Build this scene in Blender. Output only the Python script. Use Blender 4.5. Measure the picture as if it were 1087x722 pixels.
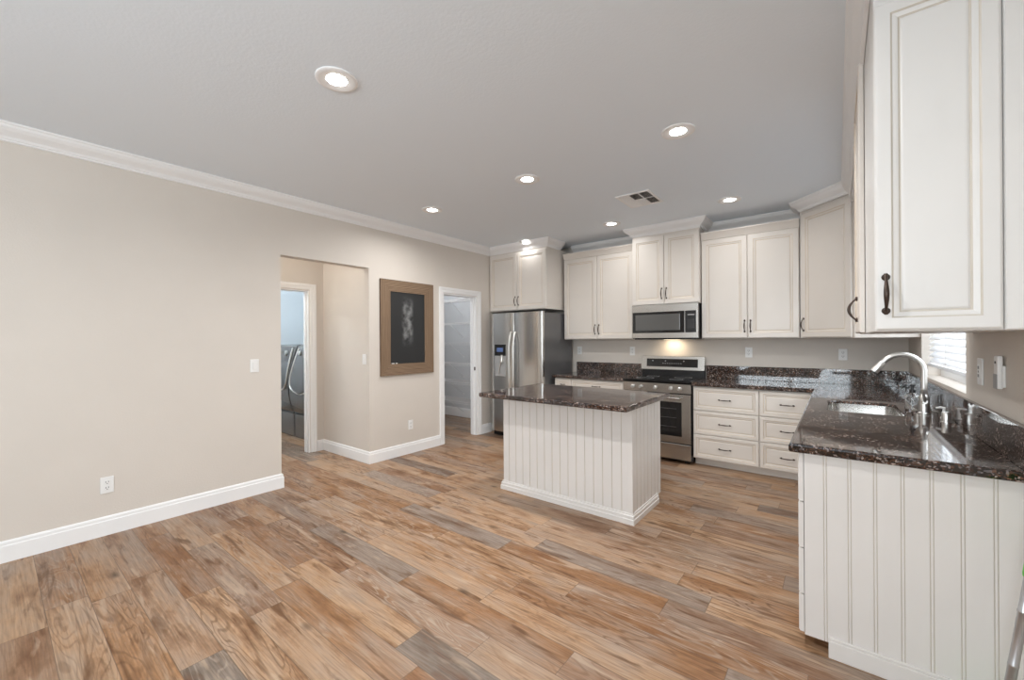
import bpy, bmesh, math, random
from mathutils import Vector, Matrix
random.seed(7)
PI = math.pi
for o in list(bpy.data.objects): bpy.data.objects.remove(o)
SC = bpy.context.scene
COL = SC.collection

# ------------------------------------------------------------------ camera
W_PX, FOC = 1087.0, 438.04
YAW, PIT, ROL = 0.667123, 0.000544, 0.0060203
cd = bpy.data.cameras.new('camera'); cam = bpy.data.objects.new('camera', cd); COL.objects.link(cam)
Fv = Vector((-math.sin(YAW)*math.cos(PIT), math.cos(YAW)*math.cos(PIT), math.sin(PIT)))
R0 = Vector((math.cos(YAW), math.sin(YAW), 0)); D0 = Fv.cross(R0)
Rv = math.cos(ROL)*R0 + math.sin(ROL)*D0; Dv = -math.sin(ROL)*R0 + math.cos(ROL)*D0
m = Matrix.Identity(4)
for i in range(3): m[i][0] = Rv[i]; m[i][1] = -Dv[i]; m[i][2] = -Fv[i]
m[0][3], m[1][3], m[2][3] = 0, 0, 1.37
cam.matrix_world = m
cd.sensor_fit = 'HORIZONTAL'; cd.sensor_width = 36.0; cd.lens = 36.0*FOC/W_PX
cd.clip_start = 0.02; cd.clip_end = 100
SC.camera = cam

# ------------------------------------------------------------------ light and exposure
SC.view_settings.view_transform = 'Standard'; SC.view_settings.look = 'None'
SC.view_settings.gamma = 1.0; SC.view_settings.use_curve_mapping = False
SC.view_settings.exposure = 0.55
SC.cycles.max_bounces = 14; SC.cycles.diffuse_bounces = 8; SC.cycles.glossy_bounces = 6
SC.cycles.sample_clamp_indirect = 6.0
CAN_W, CAN_COL = 9.5, (1.0, 0.985, 0.965)
wd = bpy.data.worlds.new('daylight'); SC.world = wd; wd.use_nodes = True
bg = wd.node_tree.nodes['Background']; bg.inputs[0].default_value = (0.93, 0.97, 1.0, 1); bg.inputs[1].default_value = 1.0

def area(name, loc, rot, sx, sy, power, col, spread=180):
    l = bpy.data.lights.new(name, 'AREA'); l.shape = 'RECTANGLE'; l.size = sx; l.size_y = sy
    l.energy = power; l.color = col; l.spread = math.radians(spread)
    o = bpy.data.objects.new(name, l); COL.objects.link(o); o.location = loc; o.rotation_euler = rot
    return o
# fill light from windows added behind the camera, and daylight through the window over the sink
area('added_rear_daylight', (-1.0, -2.95, 1.62), (PI/2, 0, 0), 2.5, 1.25, 72, (0.85, 0.94, 1.0))
area('added_side_daylight', (0.98, -1.2, 1.55), (PI/2, 0, PI/2), 1.5, 1.3, 54, (0.85, 0.94, 1.0))
area('daylight_sink_window', (0.95, 3.72, 1.75), (PI/2, 0, PI/2), 1.4, 1.2, 25, (0.86, 0.94, 1.0))

# ------------------------------------------------------------------ dimensions
XL, XR, YB, YR, ZC = -4.10, 0.53, 5.36, -2.6, 2.74
ZT, ZU = 0.905, 1.375          # worktop height, underside of the wall cabinets

# ------------------------------------------------------------------ materials
def newmat(name):
    mt = bpy.data.materials.new(name); mt.use_nodes = True
    nt = mt.node_tree; b = nt.nodes['Principled BSDF']
    return mt, nt, b
def pset(b, **k):
    names = {'col': 'Base Color', 'rough': 'Roughness', 'metal': 'Metallic', 'spec': 'Specular IOR Level', 'coat': 'Coat Weight', 'trans': 'Transmission Weight', 'ior': 'IOR', 'emit': 'Emission Color', 'estr': 'Emission Strength', 'aniso': 'Anisotropic'}
    for kk, v in k.items():
        if kk in ('col', 'emit') and len(v) == 3: v = (*v, 1)
        b.inputs[names[kk]].default_value = v
def nd(nt, t, **k):
    n = nt.nodes.new(t)
    for kk, v in k.items(): setattr(n, kk, v)
    return n
def plain(name, col, rough=0.5, bump=0.0, bscale=200, var=0.0, **k):
    mt, nt, b = newmat(name); pset(b, col=col, rough=rough, **k)
    tc = nd(nt, 'ShaderNodeTexCoord')
    no = nd(nt, 'ShaderNodeTexNoise'); no.inputs['Scale'].default_value = bscale; no.inputs['Detail'].default_value = 3
    nt.links.new(tc.outputs['Object'], no.inputs['Vector'])
    if bump:
        bp = nd(nt, 'ShaderNodeBump'); bp.inputs['Strength'].default_value = bump; bp.inputs['Distance'].default_value = 0.002
        nt.links.new(no.outputs['Fac'], bp.inputs['Height']); nt.links.new(bp.outputs['Normal'], b.inputs['Normal'])
    if var:
        n2 = nd(nt, 'ShaderNodeTexNoise'); n2.inputs['Scale'].default_value = 2.5; n2.inputs['Detail'].default_value = 2
        nt.links.new(tc.outputs['Object'], n2.inputs['Vector'])
        r = nd(nt, 'ShaderNodeValToRGB')
        r.color_ramp.elements[0].position = 0.3; r.color_ramp.elements[1].position = 0.7
        r.color_ramp.elements[0].color = (*[c*(1-var) for c in col], 1); r.color_ramp.elements[1].color = (*[min(1, c*(1+var)) for c in col], 1)
        nt.links.new(n2.outputs['Fac'], r.inputs['Fac']); nt.links.new(r.outputs['Color'], b.inputs['Base Color'])
    return mt
M = {}
M['wall'] = plain('beige wall paint', (0.645, 0.595, 0.54), 0.6, 0.35, 90, 0.015)
M['wall_cool'] = plain('pale blue grey wall paint', (0.72, 0.77, 0.80), 0.6, 0.3, 90)
M['wall_pantry'] = plain('pantry grey paint', (0.62, 0.63, 0.64), 0.6, 0.3, 90)
M['ceil'] = plain('ceiling paint', (0.79, 0.855, 0.92), 0.75, 0.5, 70)
M['trim'] = plain('white trim paint', (0.84, 0.84, 0.84), 0.35, 0, 50)
M['cab'] = plain('cream cabinet paint', (0.70, 0.655, 0.605), 0.34, 0.05, 60, 0.02)
M['cab_daylit'] = plain('daylit white cabinet paint', (0.73, 0.725, 0.71), 0.36, 0.05, 60, 0.02)  # brighter copy of the white cabinet paint, daylight put into its colour
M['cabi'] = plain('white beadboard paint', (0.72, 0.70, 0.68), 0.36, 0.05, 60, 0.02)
M['glaze'] = plain('brown glaze in the grooves', (0.60, 0.51, 0.40), 0.4, 0, 60, 0.15)
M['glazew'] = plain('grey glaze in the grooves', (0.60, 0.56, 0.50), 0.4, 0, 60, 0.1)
M['bronze'] = plain('dark bronze', (0.075, 0.055, 0.045), 0.38, 0, 60, 0.1, metal=0.8)
M['black'] = plain('black plastic', (0.012, 0.012, 0.013), 0.25)
M['blackglass'] = plain('black glass', (0.010, 0.010, 0.011), 0.06, spec=0.6)
M['darkgap'] = plain('painted recess shade', (0.02, 0.02, 0.02), 0.8)
M['plate'] = plain('white plastic plate', (0.80, 0.80, 0.79), 0.35)
M['slot'] = plain('dark slot', (0.05, 0.05, 0.05), 0.6)
M['greyplastic'] = plain('grey plastic', (0.36, 0.36, 0.36), 0.45)
M['chrome'] = plain('brushed nickel', (0.70, 0.685, 0.66), 0.33, metal=1.0)
M['white_wire'] = plain('white wire shelf', (0.75, 0.75, 0.75), 0.4)
M['appl'] = plain('glossy grey enamel', (0.23, 0.225, 0.215), 0.16, metal=0.55)
M['appl2'] = plain('dark grey door glass', (0.15, 0.15, 0.15), 0.1, metal=0.3)
M['green'] = plain('green plastic', (0.10, 0.42, 0.06), 0.4)
M['alu'] = plain('ribbed aluminium tube', (0.50, 0.51, 0.53), 0.35, metal=0.9)
M['chalk'] = plain('chalk', (0.85, 0.85, 0.83), 0.9)

def steel(name, col, vertical=True, rough=0.24):
    mt, nt, b = newmat(name); pset(b, col=col, rough=rough, metal=1.0)
    tc = nd(nt, 'ShaderNodeTexCoord'); mp = nd(nt, 'ShaderNodeMapping')
    mp.inputs['Scale'].default_value = (900, 900, 3) if vertical else (3, 3, 900)
    no = nd(nt, 'ShaderNodeTexNoise'); no.inputs['Scale'].default_value = 1.0
    r = nd(nt, 'ShaderNodeMapRange'); r.inputs[3].default_value = rough-0.05; r.inputs[4].default_value = rough+0.07
    L = nt.links.new
    L(tc.outputs['Object'], mp.inputs['Vector']); L(mp.outputs[0], no.inputs['Vector']); L(no.outputs['Fac'], r.inputs[0]); L(r.outputs[0], b.inputs['Roughness'])
    return mt
M['steel'] = steel('stainless steel', (0.56, 0.545, 0.52), False)
M['steelv'] = steel('stainless fridge steel', (0.58, 0.57, 0.55), False, 0.2)
M['fridgeside'] = plain('dark grey painted steel', (0.17, 0.17, 0.175), 0.3, metal=0.5)

def granite():
    mt, nt, b = newmat('polished dark granite'); L = nt.links.new
    tc = nd(nt, 'ShaderNodeTexCoord')
    v = nd(nt, 'ShaderNodeTexVoronoi'); v.inputs['Scale'].default_value = 150; v.inputs['Randomness'].default_value = 1
    wn = nd(nt, 'ShaderNodeTexNoise'); wn.inputs['Scale'].default_value = 40; wn.inputs['Detail'].default_value = 4
    mx = nd(nt, 'ShaderNodeVectorMath', operation='MULTIPLY_ADD'); mx.inputs[1].default_value = (0.012,)*3
    L(tc.outputs['Object'], wn.inputs['Vector']); L(wn.outputs['Color'], mx.inputs[0]); L(tc.outputs['Object'], mx.inputs[2]); L(mx.outputs[0], v.inputs['Vector'])
    sx = nd(nt, 'ShaderNodeSeparateColor'); L(v.outputs['Color'], sx.inputs[0])
    r = nd(nt, 'ShaderNodeValToRGB'); r.color_ramp.interpolation = 'CONSTANT'
    cols = [(0, (0.014, 0.011, 0.010)), (0.36, (0.030, 0.020, 0.016)), (0.58, (0.075, 0.042, 0.030)), (0.76, (0.14, 0.085, 0.062)), (0.83, (0.20, 0.19, 0.195)), (0.93, (0.36, 0.33, 0.32))]
    e = r.color_ramp.elements
    e[0].position = 0; e[0].color = (*cols[0][1], 1); e[1].position = cols[1][0]; e[1].color = (*cols[1][1], 1)
    for p, c in cols[2:]:
        k = e.new(p); k.color = (*c, 1)
    L(sx.outputs[0], r.inputs['Fac'])
    n2 = nd(nt, 'ShaderNodeTexNoise'); n2.inputs['Scale'].default_value = 9; n2.inputs['Detail'].default_value = 5
    L(tc.outputs['Object'], n2.inputs['Vector'])
    r2 = nd(nt, 'ShaderNodeValToRGB'); r2.color_ramp.elements[0].position = 0.38; r2.color_ramp.elements[1].position = 0.62
    r2.color_ramp.elements[0].color = (0.45, 0.43, 0.45, 1); r2.color_ramp.elements[1].color = (1.25, 1.1, 1.0, 1)
    L(n2.outputs['Fac'], r2.inputs['Fac'])
    mm = nd(nt, 'ShaderNodeMix', data_type='RGBA', blend_type='MULTIPLY'); mm.inputs[0].default_value = 1
    L(r.outputs['Color'], mm.inputs[6]); L(r2.outputs['Color'], mm.inputs[7]); L(mm.outputs[2], b.inputs['Base Color'])
    pset(b, rough=0.05, spec=0.75)
    return mt
M['granite'] = granite()

def plankfloor():
    mt, nt, b = newmat('wood look plank floor'); L = nt.links.new
    def math_(op, a, c=None, d=None):
        n = nd(nt, 'ShaderNodeMath', operation=op)
        for i, x in enumerate((a, c, d)):
            if x is None: continue
            if isinstance(x, (int, float)): n.inputs[i].default_value = x
            else: L(x, n.inputs[i])
        return n.outputs[0]
    tc = nd(nt, 'ShaderNodeTexCoord'); sp = nd(nt, 'ShaderNodeSeparateXYZ'); L(tc.outputs['Object'], sp.inputs[0])
    PW, PL = 0.157, 1.05
    yr = math_('DIVIDE', math_('ADD', sp.outputs[1], 10.03), PW); row = math_('FLOOR', yr); fy = math_('FRACT', yr)
    w1 = nd(nt, 'ShaderNodeTexWhiteNoise', noise_dimensions='1D'); L(row, w1.inputs['W'])
    xr = math_('ADD', math_('DIVIDE', math_('ADD', sp.outputs[0], 10), PL), math_('MULTIPLY', w1.outputs['Value'], 7.3))
    idx = math_('FLOOR', xr); fx = math_('FRACT', xr)
    cb = nd(nt, 'ShaderNodeCombineXYZ'); L(row, cb.inputs[0]); L(idx, cb.inputs[1])
    w2 = nd(nt, 'ShaderNodeTexWhiteNoise', noise_dimensions='3D'); L(cb.outputs[0], w2.inputs['Vector'])
    s2 = nd(nt, 'ShaderNodeSeparateColor'); L(w2.outputs['Color'], s2.inputs[0])
    # grain coordinates, shifted per plank
    off = nd(nt, 'ShaderNodeVectorMath', operation='SCALE'); L(w2.outputs['Color'], off.inputs[0]); off.inputs['Scale'].default_value = 37
    gv = nd(nt, 'ShaderNodeVectorMath', operation='ADD'); L(tc.outputs['Object'], gv.inputs[0]); L(off.outputs[0], gv.inputs[1])
    m1 = nd(nt, 'ShaderNodeMapping'); m1.inputs['Scale'].default_value = (1.3, 9, 1); L(gv.outputs[0], m1.inputs['Vector'])
    n1 = nd(nt, 'ShaderNodeTexNoise'); n1.inputs['Scale'].default_value = 1.0; n1.inputs['Detail'].default_value = 2; n1.inputs['Distortion'].default_value = 0.6; L(m1.outputs[0], n1.inputs['Vector'])
    # cathedral rings : sine of a stretched noise field
    ring = math_('SINE', math_('MULTIPLY', n1.outputs['Fac'], 85))
    ring = math_('MULTIPLY_ADD', ring, 0.5, 0.5)
    m3 = nd(nt, 'ShaderNodeMapping'); m3.inputs['Scale'].default_value = (5, 150, 1); L(gv.outputs[0], m3.inputs['Vector'])
    n3 = nd(nt, 'ShaderNodeTexNoise'); n3.inputs['Scale'].default_value = 1.0; n3.inputs['Detail'].default_value = 4; L(m3.outputs[0], n3.inputs['Vector'])
    m4 = nd(nt, 'ShaderNodeMapping'); m4.inputs['Scale'].default_value = (2.2, 7, 1); L(gv.outputs[0], m4.inputs['Vector'])
    n4 = nd(nt, 'ShaderNodeTexNoise'); n4.inputs['Scale'].default_value = 1.0; n4.inputs['Detail'].default_value = 5; n4.inputs['Roughness'].default_value = 0.6; L(m4.outputs[0], n4.inputs['Vector'])
    # plank colour
    pr = nd(nt, 'ShaderNodeValToRGB'); e = pr.color_ramp.elements
    pal = [(0, (0.30, 0.155, 0.08)), (0.15, (0.41, 0.235, 0.13)), (0.34, (0.51, 0.33, 0.205)), (0.55, (0.45, 0.30, 0.20)), (0.72, (0.34, 0.205, 0.13)), (0.88, (0.31, 0.235, 0.185)), (1.0, (0.16, 0.125, 0.10))]
    e[0].position = 0; e[0].color = (*pal[0][1], 1); e[1].position = 1; e[1].color = (*pal[-1][1], 1)
    for p, c in pal[1:-1]:
        k = e.new(p); k.color = (*c, 1)
    L(s2.outputs[0], pr.inputs['Fac'])
    # worn blotches towards grey, and warm patches
    bl = nd(nt, 'ShaderNodeMapRange'); bl.inputs[1].default_value = 0.44; bl.inputs[2].default_value = 0.68; bl.inputs[3].default_value = 0; bl.inputs[4].default_value = 0.65; L(n4.outputs['Fac'], bl.inputs[0])
    mA = nd(nt, 'ShaderNodeMix', data_type='RGBA'); L(bl.outputs[0], mA.inputs[0]); L(pr.outputs['Color'], mA.inputs[6]); mA.inputs[7].default_value = (0.40, 0.33, 0.275, 1)
    br = nd(nt, 'ShaderNodeMapRange'); br.inputs[1].default_value = 0.47; br.inputs[2].default_value = 0.28; br.inputs[3].default_value = 0; br.inputs[4].default_value = 0.9; L(n4.outputs['Fac'], br.inputs[0])
    mB = nd(nt, 'ShaderNodeMix', data_type='RGBA'); L(br.outputs[0], mB.inputs[0]); L(mA.outputs[2], mB.inputs[6]); mB.inputs[7].default_value = (0.19, 0.085, 0.04, 1)
    # grain lines: dark or pale, stronger on some planks
    rs = nd(nt, 'ShaderNodeMapRange'); rs.inputs[1].default_value = 0.70; rs.inputs[2].default_value = 1.0; rs.inputs[3].default_value = 0; rs.inputs[4].default_value = 1; L(ring, rs.inputs[0])
    ra = math_('MULTIPLY', rs.outputs[0], math_('MULTIPLY_ADD', math_('MULTIPLY', s2.outputs[1], s2.outputs[1]), 0.58, 0.08))
    gt = math_('GREATER_THAN', s2.outputs[2], 0.5)
    gc = nd(nt, 'ShaderNodeMix', data_type='RGBA'); L(gt, gc.inputs[0]); gc.inputs[6].default_value = (0.16, 0.08, 0.04, 1); gc.inputs[7].default_value = (0.50, 0.41, 0.33, 1)
    mC = nd(nt, 'ShaderNodeMix', data_type='RGBA'); L(ra, mC.inputs[0]); L(mB.outputs[2], mC.inputs[6]); L(gc.outputs[2], mC.inputs[7])
    g3 = nd(nt, 'ShaderNodeMapRange'); g3.inputs[1].default_value = 0.3; g3.inputs[2].default_value = 0.75; g3.inputs[3].default_value = 0.74; g3.inputs[4].default_value = 1.2; L(n3.outputs['Fac'], g3.inputs[0])
    mD = nd(nt, 'ShaderNodeMix', data_type='RGBA', blend_type='MULTIPLY'); mD.inputs[0].default_value = 1
    cg = nd(nt, 'ShaderNodeCombineColor'); [L(g3.outputs[0], cg.inputs[i]) for i in range(3)]
    L(mC.outputs[2], mD.inputs[6]); L(cg.outputs[0], mD.inputs[7])
    # dark heartwood streaks and pale lime-washed streaks along the grain
    m6 = nd(nt, 'ShaderNodeMapping'); m6.inputs['Scale'].default_value = (2.6, 20, 1); L(gv.outputs[0], m6.inputs['Vector'])
    n6 = nd(nt, 'ShaderNodeTexNoise'); n6.inputs['Scale'].default_value = 1.0; n6.inputs['Detail'].default_value = 4; n6.inputs['Distortion'].default_value = 0.8; L(m6.outputs[0], n6.inputs['Vector'])
    k6 = nd(nt, 'ShaderNodeMapRange'); k6.inputs[1].default_value = 0.57; k6.inputs[2].default_value = 0.70; k6.inputs[3].default_value = 0; k6.inputs[4].default_value = 0.78; L(n6.outputs['Fac'], k6.inputs[0])
    mG = nd(nt, 'ShaderNodeMix', data_type='RGBA'); L(k6.outputs[0], mG.inputs[0]); L(mD.outputs[2], mG.inputs[6]); mG.inputs[7].default_value = (0.13, 0.058, 0.024, 1)
    k7 = nd(nt, 'ShaderNodeMapRange'); k7.inputs[1].default_value = 0.41; k7.inputs[2].default_value = 0.30; k7.inputs[3].default_value = 0; k7.inputs[4].default_value = 0.6; L(n6.outputs['Fac'], k7.inputs[0])
    mH = nd(nt, 'ShaderNodeMix', data_type='RGBA'); L(k7.outputs[0], mH.inputs[0]); L(mG.outputs[2], mH.inputs[6]); mH.inputs[7].default_value = (0.56, 0.43, 0.32, 1)
    # knots
    m5 = nd(nt, 'ShaderNodeMapping'); m5.inputs['Scale'].default_value = (1.6, 3.4, 1); L(gv.outputs[0], m5.inputs['Vector'])
    vk = nd(nt, 'ShaderNodeTexVoronoi'); vk.inputs['Scale'].default_value = 1.1; L(m5.outputs[0], vk.inputs['Vector'])
    kn = nd(nt, 'ShaderNodeMapRange'); kn.inputs[1].default_value = 0.105; kn.inputs[2].default_value = 0.02; kn.inputs[3].default_value = 0; kn.inputs[4].default_value = 0.8; L(vk.outputs['Distance'], kn.inputs[0])
    mE = nd(nt, 'ShaderNodeMix', data_type='RGBA'); L(kn.outputs[0], mE.inputs[0]); L(mH.outputs[2], mE.inputs[6]); mE.inputs[7].default_value = (0.06, 0.035, 0.02, 1)
    # joints
    ey = math_('MINIMUM', fy, math_('SUBTRACT', 1, fy)); ex = math_('MINIMUM', fx, math_('SUBTRACT', 1, fx))
    jy = math_('LESS_THAN', math_('MULTIPLY', ey, PW), 0.0016); jx = math_('LESS_THAN', math_('MULTIPLY', ex, PL), 0.0016)
    j = math_('MULTIPLY', math_('MAXIMUM', jy, jx), 0.62)
    mF = nd(nt, 'ShaderNodeMix', data_type='RGBA'); L(j, mF.inputs[0]); L(mE.outputs[2], mF.inputs[6]); mF.inputs[7].default_value = (0.13, 0.09, 0.065, 1)
    hs = nd(nt, 'ShaderNodeHueSaturation'); hs.inputs['Value'].default_value = 0.80; hs.inputs['Saturation'].default_value = 1.09
    L(mF.outputs[2], hs.inputs['Color']); L(hs.outputs[0], b.inputs['Base Color'])
    bp = nd(nt, 'ShaderNodeBump'); bp.inputs['Strength'].default_value = 0.25; bp.inputs['Distance'].default_value = 0.0015
    L(math_('SUBTRACT', n3.outputs['Fac'], math_('MULTIPLY', j, 2)), bp.inputs['Height']); L(bp.outputs['Normal'], b.inputs['Normal'])
    pset(b, rough=0.42, spec=0.35)
    return mt
M['floor'] = plankfloor()

def oak():
    mt, nt, b = newmat('rustic brown wood'); L = nt.links.new
    tc = nd(nt, 'ShaderNodeTexCoord'); mp = nd(nt, 'ShaderNodeMapping'); mp.inputs['Scale'].default_value = (40, 40, 40)
    n = nd(nt, 'ShaderNodeTexNoise'); n.inputs['Scale'].default_value = 1; n.inputs['Detail'].default_value = 5
    w = nd(nt, 'ShaderNodeTexWave'); w.inputs['Scale'].default_value = 24; w.inputs['Distortion'].default_value = 5; w.inputs['Detail'].default_value = 3
    L(tc.outputs['UV'], w.inputs['Vector'])
    r = nd(nt, 'ShaderNodeValToRGB'); r.color_ramp.elements[0].color = (0.105, 0.062, 0.036, 1); r.color_ramp.elements[1].color = (0.30, 0.205, 0.13, 1)
    L(w.outputs['Fac'], r.inputs['Fac']); L(r.outputs[0], b.inputs['Base Color']); pset(b, rough=0.5)
    return mt
M['oak'] = oak()

def chalkboard():
    mt, nt, b = newmat('chalkboard with pale streak'); L = nt.links.new
    tc = nd(nt, 'ShaderNodeTexCoord'); sp = nd(nt, 'ShaderNodeSeparateXYZ'); L(tc.outputs['Object'], sp.inputs[0])
    def gauss(sock, c, w):
        a = nd(nt, 'ShaderNodeMath', operation='SUBTRACT'); L(sock, a.inputs[0]); a.inputs[1].default_value = c
        a2 = nd(nt, 'ShaderNodeMath', operation='ABSOLUTE'); L(a.outputs[0], a2.inputs[0])
        r = nd(nt, 'ShaderNodeMapRange'); r.interpolation_type = 'SMOOTHSTEP'; r.inputs[1].default_value = w*0.6; r.inputs[2].default_value = w*1.4; r.inputs[3].default_value = 1; r.inputs[4].default_value = 0
        L(a2.outputs[0], r.inputs[0]); return r.outputs[0]
    n = nd(nt, 'ShaderNodeTexNoise'); n.inputs['Scale'].default_value = 14; n.inputs['Detail'].default_value = 5; L(tc.outputs['Object'], n.inputs['Vector'])
    rn = nd(nt, 'ShaderNodeMapRange'); rn.inputs[1].default_value = 0.35; rn.inputs[2].default_value = 0.7; L(n.outputs['Fac'], rn.inputs[0])
    m1 = nd(nt, 'ShaderNodeMath', operation='MULTIPLY'); L(gauss(sp.outputs[1], 0.385, 0.07), m1.inputs[0]); L(gauss(sp.outputs[2], 0.64, 0.23), m1.inputs[1])  # pale upright streak mixed into the board colour
    m2 = nd(nt, 'ShaderNodeMath', operation='MULTIPLY'); L(m1.outputs[0], m2.inputs[0]); L(rn.outputs[0], m2.inputs[1])
    m3 = nd(nt, 'ShaderNodeMath', operation='MULTIPLY'); L(m2.outputs[0], m3.inputs[0]); m3.inputs[1].default_value = 0.55
    mx = nd(nt, 'ShaderNodeMix', data_type='RGBA'); L(m3.outputs[0], mx.inputs[0]); mx.inputs[6].default_value = (0.022, 0.023, 0.024, 1); mx.inputs[7].default_value = (0.42, 0.43, 0.43, 1)
    L(mx.outputs[2], b.inputs['Base Color']); pset(b, rough=0.45)
    return mt
M['board'] = chalkboard()

def glass(name, col=(1, 1, 1), rough=0.0):
    mt, nt, b = newmat(name); L = nt.links.new
    pset(b, col=col, rough=rough, trans=1.0, ior=1.45); return mt
M['glass'] = glass('clear glass')
def pane():
    mt, nt, b = newmat('window glass'); L = nt.links.new
    tr = nd(nt, 'ShaderNodeBsdfTransparent'); gl = nd(nt, 'ShaderNodeBsdfGlossy'); gl.inputs['Roughness'].default_value = 0.02
    mx = nd(nt, 'ShaderNodeMixShader'); mx.inputs[0].default_value = 0.06
    L(tr.outputs[0], mx.inputs[1]); L(gl.outputs[0], mx.inputs[2]); L(mx.outputs[0], nt.nodes['Material Output'].inputs[0]); return mt
M['pane'] = pane()
def slat():
    mt, nt, b = newmat('white blind slats'); L = nt.links.new
    d = nd(nt, 'ShaderNodeBsdfDiffuse'); d.inputs[0].default_value = (0.85, 0.86, 0.88, 1)
    t = nd(nt, 'ShaderNodeBsdfTranslucent'); t.inputs[0].default_value = (0.85, 0.87, 0.90, 1)
    mx = nd(nt, 'ShaderNodeMixShader'); mx.inputs[0].default_value = 0.10
    L(d.outputs[0], mx.inputs[1]); L(t.outputs[0], mx.inputs[2]); L(mx.outputs[0], nt.nodes['Material Output'].inputs[0]); return mt
M['slat'] = slat()
def emis(name, col, s):
    mt, nt, b = newmat(name); pset(b, col=(0.9, 0.9, 0.9), emit=col, estr=s); return mt
M['lens'] = emis('lit lamp lens', (1, 0.97, 0.92), 12)
M['display'] = plain('blue lit display', (0.02, 0.03, 0.06), 0.2, emit=(0.16, 0.24, 0.5), estr=0.3)

# ------------------------------------------------------------------ geometry helpers
def finish(name, bm, mats, parent=None, smooth=None, loc=None):
    bmesh.ops.recalc_face_normals(bm, faces=bm.faces)
    me = bpy.data.meshes.new(name); bm.to_mesh(me); bm.free()
    for k in (mats if isinstance(mats, (list, tuple)) else [mats]): me.materials.append(M[k] if isinstance(k, str) else k)
    if smooth is not None:
        for p in me.polygons: p.use_smooth = True
        me.set_sharp_from_angle(angle=math.radians(smooth))
    o = bpy.data.objects.new(name, me); COL.objects.link(o)
    if parent is not None: o.parent = parent
    if loc is not None: o.location = loc
    return o
def box(bm, x0, x1, y0, y1, z0, z1, mi=0, bev=0.0, seg=1):
    vs = [bm.verts.new(p) for p in ((x0,y0,z0),(x1,y0,z0),(x1,y1,z0),(x0,y1,z0),(x0,y0,z1),(x1,y0,z1),(x1,y1,z1),(x0,y1,z1))]
    fs = [bm.faces.new([vs[i] for i in q]) for q in ((0,3,2,1),(4,5,6,7),(0,1,5,4),(1,2,6,5),(2,3,7,6),(3,0,4,7))]
    for f in fs: f.material_index = mi
    if bev:
        es = set(e for f in fs for e in f.edges)
        r = bmesh.ops.bevel(bm, geom=list(es), offset=bev, segments=seg, profile=0.5, affect='EDGES')
        for f in r['faces']: f.material_index = mi
    return vs
def boxes(*bs, bev=0.0, seg=1):
    bm = bmesh.new()
    for b_ in bs: box(bm, *b_[:6], mi=(b_[6] if len(b_) > 6 else 0), bev=bev, seg=seg)
    return bm
def tube(bm, pts, rad, n=10, mi=0, cap=True):
    pts = [Vector(p) for p in pts]; N = len(pts)
    rs = rad if isinstance(rad, (list, tuple)) else [rad]*N
    rings = []; up = None
    for i, p in enumerate(pts):
        t = (pts[min(i+1, N-1)] - pts[max(i-1, 0)]).normalized()
        if up is None:
            up = Vector((0, 0, 1)) if abs(t.z) < 0.9 else Vector((1, 0, 0))
        a = t.cross(up).normalized(); up = a.cross(t).normalized()
        rings.append([bm.verts.new(p + rs[i]*(math.cos(2*PI*k/n)*a + math.sin(2*PI*k/n)*up)) for k in range(n)])
    for i in range(N-1):
        for k in range(n):
            bm.faces.new((rings[i][k], rings[i][(k+1) % n], rings[i+1][(k+1) % n], rings[i+1][k])).material_index = mi
    if cap:
        bm.faces.new(rings[0][::-1]).material_index = mi; bm.faces.new(rings[-1]).material_index = mi
def lathe(bm, prof, c=(0, 0, 0), n=24, mi=0, axis='z', cap=True):
    rings = []
    for r, h in prof:
        ring = []
        for k in range(n):
            a = 2*PI*k/n; x, y = r*math.cos(a), r*math.sin(a)
            p = {'z': (x, y, h), 'y': (x, h, y), 'x': (h, x, y)}[axis]
            ring.append(bm.verts.new((p[0]+c[0], p[1]+c[1], p[2]+c[2])))
        rings.append(ring)
    for i in range(len(rings)-1):
        for k in range(n):
            bm.faces.new((rings[i][k], rings[i][(k+1) % n], rings[i+1][(k+1) % n], rings[i+1][k])).material_index = mi
    if cap:
        bm.faces.new(rings[0][::-1]).material_index = mi; bm.faces.new(rings[-1]).material_index = mi
def sweep(bm, path, prof, mi=0, side=1):
    """prof [(out, z)] closed section swept along an xy path with mitred corners; out is to the left (side=1) or right."""
    P = [Vector((p[0], p[1])) for p in path]; N = len(P); rings = []
    for i, p in enumerate(P):
        d1 = (P[i]-P[i-1]).normalized() if i > 0 else None
        d2 = (P[i+1]-P[i]).normalized() if i < N-1 else None
        n1 = Vector((-d1.y, d1.x)) if d1 else None; n2 = Vector((-d2.y, d2.x)) if d2 else None
        if n1 and n2:
            nn = (n1+n2).normalized(); nn = nn/max(0.2, nn.dot(n1))
        else: nn = n1 or n2
        nn = nn*side
        rings.append([bm.verts.new((p.x+nn.x*o_, p.y+nn.y*o_, z)) for o_, z in prof])
    K = len(prof)
    for i in range(N-1):
        for k in range(K):
            bm.faces.new((rings[i][k], rings[i][(k+1) % K], rings[i+1][(k+1) % K], rings[i+1][k])).material_index = mi
    bm.faces.new(rings[0][::-1]).material_index = mi; bm.faces.new(rings[-1]).material_index = mi
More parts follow.
